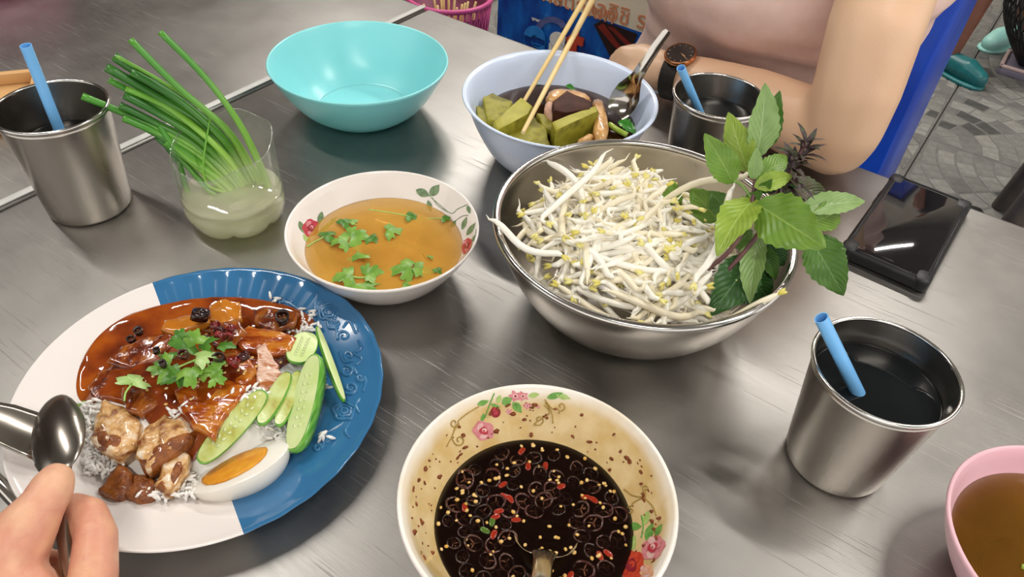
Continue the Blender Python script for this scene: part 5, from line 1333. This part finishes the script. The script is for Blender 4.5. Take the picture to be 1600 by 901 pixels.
# fork with its head on the plate
fa, fb = P(-60, 636, .046), P(84, 690, .030)
t = E('fork', fa, 'steel fork resting on the white rim under the spoon', 'fork')
d = fb-fa; L = d.length; mw = frame(d, Vector((0, 0, 1))+Vector((0, -.35, 0)), (0, 0, 0))
def plate_strip(secs):
    V, F = [], []; m = 8
    for side in (0, 1):
        for x, hw, dp, z in secs:
            for j in range(m+1): v = -1+2*j/m; V.append(Vector((x, hw*v, z-dp*(1-v*v)-(.0012 if side else 0))))
    n = len(secs); k = n*(m+1)
    for i in range(n-1):
        for j in range(m):
            q = (i*(m+1)+j, (i+1)*(m+1)+j, (i+1)*(m+1)+j+1, i*(m+1)+j+1); F += [q, tuple(k+z for z in q[::-1])]
        for j in (0, m): q = (i*(m+1)+j, i*(m+1)+j+k, (i+1)*(m+1)+j+k, (i+1)*(m+1)+j); F.append(q if j == 0 else q[::-1])
    for i in (0, n-1):
        for j in range(m): q = (i*(m+1)+j, i*(m+1)+j+1, k+i*(m+1)+j+1, k+i*(m+1)+j); F.append(q if i == 0 else q[::-1])
    return V, F
O('fork_head', xf(plate_strip([(L*.0, .0055, .001, .004), (L*.2, .0085, .0015, .003), (L*.45, .0120, .003, .0), (L*.75, .0130, .004, -.002), (L*.95, .0132, .004, -.002)]), mw), m_spoon2, t)
for i in range(4): O('tine', xf(tube(spline([(L*.94, -.0108+.0072*i, -.004), (L*1.1, -.0106+.0071*i, -.003), (L*1.24, -.0102+.0068*i, .001)], 6), curve1([.0022, .0018, .0008], 7), 8, flat=.5), mw), m_spoon2, t)
O('handle', xf(tube(spline([(L*.04, 0, .003), (-L*.4, 0, .008), (-L*1.3, 0, .016), (-L*2.4, 0, .020)], 12), curve1([.0055, .0036, .0045, .0075], 13), 10, flat=.35), mw), m_spoon2, t)
# handle of a second spoon lying left of the plate
sa, sb_ = P(-95, 655, .007), P(70, 826, .009)
t = E('spare_spoon', sa, 'steel utensil handle lying beside the plate under the hand', 'spoon')
d = sb_-sa; mw = frame(d, (0, 0, 1), (0, 0, 0)); L = d.length
O('handle', xf(tube([(0, 0, 0), (L*.5, 0, .001), (L, 0, .0)], [.0032, .0034, .0042], 12, flat=.6), mw), m_spoon, t)
O('spoon_bowl', xf(spoon_head(.022, .015, .006, x0=-.044), mw @ Matrix.Translation((0, 0, .001))), m_spoon, t)
# ------------------------------------------------------------------ drinks counter with posters behind the diner
m_navy = M('poster_blue', '0a2a78', '0d55a8', 9, rough=.35, c3='3d8fd0', lo=.35, hi=.8, stretch=(3, 1, 1.4), detail=5); m_cream = M('sign_cream', 'd6c9b2', 'cdbfa8', 12, rough=.5); m_cside = M('counter_blue', '0b3aa6', '0f49c0', 6, rough=.3, c3='2f7fe0', lo=.4, hi=.85, detail=4)
m_ltr_o, m_ltr_b, m_ltr_w, m_ltr_r, m_ltr_p = M('letter_orange', 'c9835e', 'c07852', 80, rough=.5), M('letter_blue', '1f6cb4', '2678c2', 80, rough=.4), M('letter_white', 'd9d6d0', 'cfccc6', 80, rough=.4), M('letter_red', 'b23c26', 'bf452c', 80, rough=.4), M('swoosh_purple', '4b4f80', '5d6294', 60, rough=.4)
m_cola, m_colar = M('poster_cola', '1e0f0e', '2a1412', 60, rough=.4), M('poster_cola_red', '6a1d14', '83261a', 60, rough=.4)
CBK = .45
def CFp(px, py):
    """(s, z) on the counter's front seen at a photo pixel"""
    o = K0+E2*CBK; d = _f*FPX+CR*(px-800)-CU*(py-450.5); t = (o-CAM).dot(E2)/d.dot(E2); w_ = CAM+d*t
    return (w_-K0).dot(E1), w_.z
s0, s1, hz = -.21, .566, .90
cc = TBF((s0+s1)/2, CBK+.22)
ct = E('drinks_counter', (cc.x, cc.y, 0), 'blue drinks counter with printed signs behind the seated diner', 'counter', rz=RZ)
def cl(s, b, z): return ((s-(s0+s1)/2), b-(CBK+.22), z)
O('counter_body', rbox(s1-s0, .44, hz, .006, 2, .003, 2), m_cside, ct, (0, 0, 0), edge=40)
O('counter_top', rbox(s1-s0+.02, .46, .025, .006, 2), M('counter_top_grey', 'a8a6a2', '9c9a96', 9, rough=.4), ct, (0, 0, hz), edge=40)
def panel(name, sa, sb, za, zb, m, off=.002, th=.003):
    return O(name, rbox(sb-sa, th, zb-za, .001, 1, .0005, 1), m, ct, cl((sa+sb)/2, CBK-off, za), edge=40)
zb_ = CFp(844, 0)[1]
PST = panel('poster', s0+.004, .30, .08, zb_+.004, m_navy); SGN = panel('sign', s0+.004, .30, zb_+.004, hz-.01, m_cream)
def flat(name, pxs, m, off=.0045):
    q = [CFp(*p) for p in pxs]; c_ = (sum(a for a, b in q)/len(q), sum(b for a, b in q)/len(q))
    A = sum(q[i][0]*q[(i+1) % len(q)][1]-q[(i+1) % len(q)][0]*q[i][1] for i in range(len(q)))
    if A < 0: q = q[::-1]
    n = len(q); V = [Vector((a-c_[0], -.0006, b-c_[1])) for a, b in q]+[Vector((a-c_[0], .0006, b-c_[1])) for a, b in q]
    F = [tuple(range(n)), tuple(range(2*n-1, n-1, -1))]+[(i, n+i, n+(i+1) % n, (i+1) % n) for i in range(n)]
    return O(name, (V, F), m, PST, Vector(cl(c_[0], CBK-off, c_[1]))-PST.location, smooth=False)
flat('cola_print', [(930, 37), (941, 31), (998, 52), (988, 78), (957, 90)], m_cola)
for a in ([(936, 40), (945, 35), (982, 84), (976, 86)], [(952, 40), (962, 42), (992, 70), (988, 76)]): flat('cola_stripe', a, m_colar, .0058)
def text(name, body, px, py, size, m, off=.005, bold=.0, align='LEFT', ext=.0008, sx=1.0):
    cu = bpy.data.curves.new(name, 'FONT'); cu.body = body; cu.size = size; cu.extrude = ext; cu.offset = bold; cu.align_x = align
    t_ = bpy.data.objects.new('tmp', cu); COL.objects.link(t_); dg = bpy.context.evaluated_depsgraph_get(); dg.update()
    me = bpy.data.meshes.new_from_object(t_.evaluated_get(dg)); bpy.data.objects.remove(t_); me.materials.clear(); me.materials.append(m)
    s, z = CFp(px, py); pa = SGN if name == 'sign_lettering' else PST; o = O(name, me, None, pa, Vector(cl(s, CBK-off, z))-pa.location, rot=(pi/2, 0, 0)); o.scale = (sx, 1, 1)
    return o
text('sign_lettering', 'ผลิตภัณฑ์', 848, -1, .040, m_ltr_o)
text('sign_lettering', 'โออิชิ', 922, 19, .042, m_ltr_o, sx=1.0)
text('sign_lettering', 'ร', 995, 40, .042, m_ltr_o)
text('logo_letter', 'e', 821, 73, .104, m_ltr_b, .007, .0045, ext=.002); text('logo_letter', 's', 861, 80, .090, m_ltr_w, .007, .0045, ext=.002); text('logo_letter', 't', 889, 85, .090, m_ltr_r, .007, .0045, ext=.002)
def arc(c, r0, r1, a0, a1, n=12):
    return [(c[0]+r1*math.cos(a), c[1]+r1*math.sin(a)*.9) for a in [a0+(a1-a0)*i/n for i in range(n+1)]]+[(c[0]+r0*math.cos(a), c[1]+r0*math.sin(a)*.9) for a in [a1+(a0-a1)*i/n for i in range(n+1)]]
flat('logo_swoosh', arc((864, 48), 16, 26, -2.9, -.35), m_ltr_p, .0055)
text('small_lettering', 'www', 833, 30, .012, m_ltr_w, .005)

# ------------------------------------------------------------------ pink waste basket with used chopsticks
m_bask = M('pink_basket_plastic', 'd0578f', 'c44c84', 20, rough=.4)
q = P(702, -8, -.42); bk = E('pink_waste_basket', (q.x, q.y, 0), 'pink mesh plastic basket full of used chopsticks', 'basket')
HB, RB_ = .33, .118
O('basket_rim', lathe([(RB_+.007*math.cos(a), HB+.007*math.sin(a)) for a in [2*pi*i/10 for i in range(10)]], 48, closed=True), m_bask, bk)
vs = []
for i in range(40):
    a = 2*pi*i/40
    for tw in (.5, -.5): vs.append(tube([((.085+(RB_-.085)*t)*math.cos(a+tw*t), (.085+(RB_-.085)*t)*math.sin(a+tw*t), .012+t*(HB-.012)) for t in (0, .25, .5, .75, 1)], .0026, 5))
wv = O('mesh_wall', join(*vs), m_bask, bk); wv['kind'] = 'stuff'
O('basket_liner', lathe([(0, .010), (.082, .010), (RB_-.004, HB-.03), (RB_-.006, HB-.03), (.079, .014), (0, .014)], 40), M('basket_liner_plum', '8a3a5c', '7a3350', 20, rough=.5), bk)
O('basket_base', lathe([(0, 0), (.086, 0), (.088, .012), (0, .013)], 40), m_bask, bk)
rk = random.Random(4)
for i in range(16):
    a, r = rk.uniform(0, 6.28), rk.uniform(0, .035); b0 = Vector((r*math.cos(a), r*math.sin(a), .03)); a2 = a+rk.uniform(-.8, .8); r2 = rk.uniform(.03, .088)
    e0 = Vector((r2*math.cos(a2), r2*math.sin(a2), rk.uniform(.285, .325))); pts = [b0.lerp(e0, k/4)+Vector(bk.location) for k in range(5)]; L0 = pts[0].copy()
    tag(O('used_chopstick', ([v-L0 for v in tube(pts, .0034, 7)[0]], tube(pts, .0034, 7)[1]), m_bamboo, loc=L0), 'used wooden chopstick thrown into the pink basket', 'chopstick', 'used chopsticks in the pink basket')

# ------------------------------------------------------------------ diner across the table
m_shirt = M('dusty_pink_jersey', 'e2c3ba', 'dab9ae', 40, rough=.75, bump=.15, bscale=900, sss=.05); m_denim = M('light_denim', 'a9bdd0', 'b9cbdb', 90, rough=.8, bump=.3, bscale=700); m_hair = M('dark_hair', '1c1512', '2a201a', 60, rough=.4, stretch=(1, 1, .1))
def tb(s, b, z, r): return (TB(s, b, z), r)
elb, wri = (.553, -.036, .040), (.366, -.012, .034)
arm = [tb(.520, .095, .225, .046), tb(.538, .01, .205, .0440), tb(.546, -.030, .150, .0425), tb(.552, -.038, .095, .0410), tb(.553, -.040, .055, .0390), tb(.550, -.036, .0385, .0375)]
fore = [tb(.550, -.036, .0385, .0375), tb(.510, -.028, .039, .0385), tb(.460, -.020, .039, .0350), tb(.405, -.012, .036, .0285), tb(.366, -.010, .033, .0245), tb(.345, -.010, .031, .0235)]
palm = [tb(.345, -.010, .031, .0235), tb(.330, -.006, .030, .0230), tb(.316, .000, .029, .0210)]
fing = [[tb(.314, .000+dx, .036-.2*abs(dx)-.003*i, .0108), tb(.296, .002+dx, .036-.004*i, .0100), tb(.289, -.004+dx, .022-.003*i, .0092), tb(.302, -.010+dx, .011, .0080)] for i, dx in enumerate((-.012, .003, .017, .029))]
thumb = [tb(.336, -.022, .026, .0125), tb(.318, -.034, .022, .0105), tb(.300, -.034, .017, .0090)]
sh_r, sh_l = (.530, .095, .225), (.330, .170, .225)
arm2 = [tb(*sh_l, .050), tb(.335, .22, .12, .044), tb(.345, .24, .00, .038), tb(.37, .235, -.08, .032), tb(.41, .22, -.14, .026), tb(.43, .21, -.16, .024)]
legs = [[tb(.36+.03*k, .17, -.27, .080), tb(.325+.11*k, -.10, -.265, .070), tb(.315+.13*k, -.24, -.275, .056), tb(.315+.13*k, -.25, -.45, .050), tb(.315+.13*k, -.22, -.68, .036), tb(.315+.13*k, -.27, -.725, .022), tb(.315+.13*k, -.34, -.73, .020)] for k in (0, 1)]
tors = [tb(.41, .17, -.24, .115), tb(.41, .155, -.10, .085), tb(.42, .16, .06, .085), tb(.42, .16, .18, .09), tb(.42, .15, .25, .06), tb(.42, .14, .33, .044), tb(.42, .12, .38, .043)]
sho = [tb(*sh_l, .048), tb(.42, .15, .235, .06), tb(*sh_r, .048)]
hc = TB(.42, .105, .47)
head = [(hc, .078), (hc+E2*-.012+Vector((0, 0, -.06)), .062)]
nose = [(hc+E2*-.076+Vector((0, 0, .005)), .010), (hc+E2*-.090+Vector((0, 0, -.022)), .011)]
ears = [[(hc+E1*(.078*k), .018), (hc+E1*(.08*k)+Vector((0, 0, -.03)), .012)] for k in (1, -1)]
body = organic('person', [arm, fore, palm, thumb, arm2, tors, sho, head, nose]+fing+legs+ears, .0055, 7, mats=[m_skin2])
pr = O('person', body, None); tag(pr, 'person in a dusty pink top with one forearm on the table, wearing a watch', 'person')
# top
def torso_vf(secs, n=56, fold=.006, th=.0):
    V, F = [], []
    for k, (z, cs, cb_, rx, ry) in enumerate(secs):
        for i in range(n):
            a = 2*pi*i/n; p = TB(cs+rx*math.cos(a), cb_+ry*math.sin(a), z)
            d = noise.noise(p*13)*fold+noise.noise(Vector((p.x*9, p.y*9, p.z*45)))*fold*.8
            V.append(p+(E1*math.cos(a)+E2*math.sin(a))*d)
    for k in range(len(secs)-1):
        for i in range(n): F.append((k*n+i, k*n+(i+1) % n, (k+1)*n+(i+1) % n, (k+1)*n+i))
    return V, F
def dens5(S_, n):
    out = []
    for i in range(len(S_)-1):
        for k in range(n):
            t = k/n; t2 = t*t*(3-2*t); out.append(tuple(a+(b-a)*(t if j == 0 else t2) for j, (a, b) in enumerate(zip(S_[i], S_[i+1]))))
    return out+[S_[-1]]
SEC = [(-.06, .405, .155, .152, .100), (-.02, .408, .152, .146, .098), (.02, .412, .150, .142, .098), (.048, .416, .148, .146, .104), (.075, .420, .140, .152, .126), (.105, .424, .136, .156, .136), (.15, .425, .142, .158, .132), (.20, .425, .150, .166, .108), (.245, .424, .155, .150, .088), (.285, .422, .150, .095, .072), (.30, .421, .148, .072, .064)]
shirt = O('shirt', torso_vf(dens5([(a, b-.010, c, d+.006, e) for a, b, c, d, e in SEC], 4), fold=.009), m_shirt, pr)
for ar, nm in ((arm, 'r'), (arm2, 'l')):
    O('sleeve', tube([ar[0][0]+Vector((0, 0, .005)), ar[0][0].lerp(ar[1][0], .5), ar[1][0]], [.056, .056, .056] if nm == 'r' else [.058, .058, .058], 24, caps=False), m_shirt, pr)
JS = [(-.335, .39, .165, .150, .125), (-.26, .39, .165, .150, .120), (-.15, .395, .162, .150, .112), (-.07, .398, .158, .156, .106), (-.025, .396, .156, .156, .104)]
O('jeans', join(torso_vf(dens5(JS, 3), fold=.003), *[tube(spline([p for p, r in l[:5]], 16), curve1([r+.012 for p, r in l[:5]], 17), 20) for l in legs]), m_denim, pr)
O('hair', xf(icos(3, (.088, .092, .10), .05, 3), Matrix.Translation(hc+E2*.018+Vector((0, 0, .018)))), m_hair, pr)
for k in (1, -1):
    O('eye', xf(icos(2, (.012, .006, .007)), Matrix.Translation(hc+E1*(.03*k)+E2*-.070+Vector((0, 0, .004))) @ Matrix.Rotation(RZ, 4, 'Z')), M('eye_dark', '2a1c14', '3a2a20', 90, rough=.1), pr)
O('mouth', xf(icos(2, (.022, .006, .006)), Matrix.Translation(hc+E2*-.068+Vector((0, 0, -.058))) @ Matrix.Rotation(RZ, 4, 'Z')), M('lips', 'b06a62', 'a65f58', 60, rough=.35), pr)
# stool under the diner
m_stool = M('red_plastic_stool', 'a8231f', '98201c', 20, rough=.35)
def stool(c, label, m, h=.40, w=.28):
    t = E('plastic_stool', (c.x, c.y, 0), label, 'stool', rz=RZ)
    O('stool_seat', rbox(w, w, .028, .03, 4, .008, 2), m, t, (0, 0, h-.028), edge=50)
    for sx in (1, -1):
        for sy in (1, -1): O('leg', tube([(sx*(w/2+.012), sy*(w/2+.012), 0), (sx*(w/2-.03), sy*(w/2-.03), h-.027)], [.022, .026], 12), m, t, edge=50)
        O('cross_bar', rbox(.012, w-.03, .03, .004, 1), m, t, (sx*(w/2-.006), 0, h*.35), edge=50)
    return t
stool(TBF(.41, .175), 'red plastic stool under the seated diner', m_stool, .372)
# wristwatch
m_strap, m_dial, m_gold, m_hands = M('black_leather_strap', '1b1715', '26201d', 200, rough=.55, bump=.3, bscale=500), M('watch_dial', '322a28', '3a3230', 40, rough=.15), M('rose_gold_case', 'd99a6c', 'c98a5e', 60, rough=.2, metal=1), M('watch_hands', 'd9b08c', 'e2bd9a', 60, rough=.3, metal=1)
wc = TB(.366, -.010, .033); wa = (TB(.345, -.010, .031)-TB(.405, -.012, .036)).normalized()
wt = E('wristwatch', wc, 'round dark wristwatch with rose gold case and black strap', 'watch')
mwb = frame(wa, Vector((0, 0, 1)), (0, 0, 0))
V, F = [], []; n = 40
for s_, r in ((-.009, .0262), (-.0085, .0280), (.0085, .0280), (.009, .0262)):
    V += [Vector((s_, r*math.cos(2*pi*i/n), r*math.sin(2*pi*i/n)*1.0)) for i in range(n)]
for k in range(4):
    for i in range(n): F.append((k*n+i, ((k+1) % 4)*n+i, ((k+1) % 4)*n+(i+1) % n, k*n+(i+1) % n))
O('strap', xf((V, F), mwb), m_strap, wt, edge=50)
nrm = (Vector((0, 0, 1))*.9-E2*.30+wa*-.10).normalized(); mwf = frame(wa, nrm, nrm*.0262)
O('watch_case', xf(lathe([(0, 0), (.0155, 0), (.0172, .002), (.0172, .005), (.0160, .0062), (.0152, .0060), (.0150, .0052), (0, .0052)], 40), mwf), m_gold, wt, edge=50)
dl = O('dial', xf(lathe([(0, .0050), (.0150, .0050), (.0150, .0056), (0, .0056)], 40), mwf), m_dial, wt, edge=50)
for a, L in ((2.6, .011), (2.75, .008)): O('watch_hand', xf(tube([(0, 0, .0059), (L*math.cos(a), L*math.sin(a), .0059)], .0004, 5), mwf), m_hands, dl)
for i in range(12): O('hour_mark', xf(rbox(.0022, .0005, .0004, .0002, 1), mwf @ Matrix.Rotation(i*pi/6, 4, 'Z') @ Matrix.Translation((.0125, 0, .0056))), m_hands, dl)

# ------------------------------------------------------------------ floor side of the eatery
m_mint_shade, m_mint = M('mint_clog_shaded', '17595c', '1d6668', 30, rough=.35), M('mint_clog', '9bd6cc', 'a6dcd2', 30, rough=.4)  # one mint pair; the counter's shade is painted into the darker clog's colour
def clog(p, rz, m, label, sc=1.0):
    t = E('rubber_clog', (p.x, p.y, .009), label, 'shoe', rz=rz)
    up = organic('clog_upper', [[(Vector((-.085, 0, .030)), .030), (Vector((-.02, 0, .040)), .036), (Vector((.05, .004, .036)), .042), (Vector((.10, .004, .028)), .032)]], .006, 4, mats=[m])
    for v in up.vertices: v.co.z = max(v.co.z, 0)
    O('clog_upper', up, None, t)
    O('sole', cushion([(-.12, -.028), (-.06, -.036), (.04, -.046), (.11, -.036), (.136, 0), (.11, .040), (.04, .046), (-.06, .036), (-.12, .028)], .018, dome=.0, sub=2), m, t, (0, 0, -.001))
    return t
f1, f2 = PF(1487, 106, .03), PF(1572, 62, .03)
clog(f1, -1.05, m_mint_shade, 'dark teal rubber clog in the shade of the drinks counter'); clog(f2, -2.6, m_mint, 'mint rubber clog beside the black mesh basket')
m_skin3 = M('skin_brown', '7d4f3e', '6f4536', 20, rough=.5, sss=.1, sssr=(.006, .003, .002)); m_dark = M('charcoal_cloth', '2b2a2c', '353436', 60, rough=.85, bump=.3, bscale=300)
a1 = Vector((f1.x, f1.y, .07))-Vector((.02, -.03, 0)); a2 = Vector((f2.x, f2.y, .07))+Vector((.05, .03, 0)); hp = (a1+a2)/2; hp = Vector((hp.x, hp.y, .84)); dv = (a2-a1); dv.z = 0; dv.normalize()
h1, h2 = hp-dv*.09, hp+dv*.09; fw = Vector((dv.y, -dv.x, 0)); sh = hp+Vector((0, 0, .50))
bd = organic('person', [[(a1, .038), (a1.lerp(h1, .35)+Vector((0, 0, .02)), .052), (a1.lerp(h1, .55), .055), (h1, .085)], [(a2, .038), (a2.lerp(h2, .35)+Vector((0, 0, .02)), .052), (a2.lerp(h2, .55), .055), (h2, .085)], [(hp, .12), (hp+Vector((0, 0, .22)), .11), (sh, .10), (sh+Vector((0, 0, .12)), .05), (sh+Vector((0, 0, .25)), .085)],
   [(sh-dv*.16, .05), (sh+dv*.16, .05)], [(sh-dv*.19, .05), (sh-dv*.23-Vector((0, 0, .28)), .042), (sh-dv*.20+fw*.12-Vector((0, 0, .48)), .03)], [(sh+dv*.19, .05), (sh+dv*.23-Vector((0, 0, .28)), .042), (sh+dv*.20+fw*.12-Vector((0, 0, .48)), .03)]], .014, 4, mats=[m_skin3])
p3 = O('person', bd, None); tag(p3, 'standing person in rubber clogs, only the bare lower leg showing', 'person')
O('dark_clothes', organic('dark_clothes', [[(h1.lerp(a1, .4), .075), (h1, .105)], [(h2.lerp(a2, .4), .075), (h2, .105)], [(hp, .135), (hp+Vector((0, 0, .22)), .125), (sh, .115)], [(sh-dv*.17, .066), (sh+dv*.17, .066)]], .016, 4, mats=[m_dark]), None, p3)
# low grey-lilac crate with the black basket on it
m_lil, m_lip = M('lilac_grey_plastic', '6d6876', '777280', 20, rough=.5), M('pale_pink_lip', 'b9a09c', 'c2aaa5', 20, rough=.5)
k0 = PF(1553, 118, 0); cw, cdp, chh = .40, .17, .024; ctr = k0+E1*cw/2+E2*cdp/2
cr = E('storage_crate', (ctr.x, ctr.y, .0085), 'low lilac-grey plastic crate on the cobbled tiles', 'crate', rz=RZ)
O('crate_body', rbox(cw, cdp, chh, .015, 3, .004), m_lil, cr, edge=50)
for sx, sy, lx, ly in ((cw, .012, 0, cdp/2-.006), (cw, .012, 0, -cdp/2+.006), (.012, cdp, cw/2-.006, 0), (.012, cdp, -cw/2+.006, 0)): O('crate_lip', rbox(sx, sy, .010, .004, 2), m_lip, cr, (lx, ly, chh), edge=50)
m_blk = M('black_basket_plastic', '161514', '201f1d', 30, rough=.45)
kb = k0+E1*.085+E2*.085; bk2 = E('black_mesh_basket', (kb.x, kb.y, .0085+chh+.010), 'round black woven mesh basket standing on the lilac crate', 'basket')
vs = []
for i in range(46):
    a = 2*pi*i/46
    for tw in (.45, -.45): vs.append(tube([((.045+.130*math.sin(pi*t*.55))*math.cos(a+tw*t), (.045+.130*math.sin(pi*t*.55))*math.sin(a+tw*t), .004+t*.25) for t in [k/6 for k in range(7)]], .0030, 5))
wv = O('mesh_wall', join(*vs), m_blk, bk2); wv['kind'] = 'stuff'
O('basket_rim', lathe([(.174+.007*math.cos(a), .254+.007*math.sin(a)) for a in [2*pi*i/8 for i in range(8)]], 48, closed=True), m_blk, bk2); O('basket_base', lathe([(0, 0), (.046, 0), (.049, .008), (0, .009)], 40), m_blk, bk2)
# dark stool at the table's side and a black shoe
m_dst = M('dark_brown_plastic', '453e38', '524a43', 20, rough=.5)
q = PF(1566, 338, .02)+E1*.15+E2*-.10
stool(q, 'dark brown stool by the steel table edge', m_dst, .44, .30)
q = PF(1519, 336, .05); t = E('black_shoe', (q.x, q.y, .0085), 'black shoe on the cobbled tiles behind the phone', 'shoe', rz=RZ+.9)
up = organic('shoe_upper', [[(Vector((-.16, 0, .045)), .034), (Vector((-.08, 0, .045)), .038), (Vector((.0, 0, .032)), .034)]], .006, 4, mats=[m_blk])
for v in up.vertices: v.co.z = max(v.co.z, .001)
O('shoe_upper', up, None, t)
O('sole', cushion([(-.20, -.028), (-.1, -.034), (.0, -.036), (.036, 0), (.0, .036), (-.1, .034), (-.2, .028)], .014, dome=0), m_blk, t)
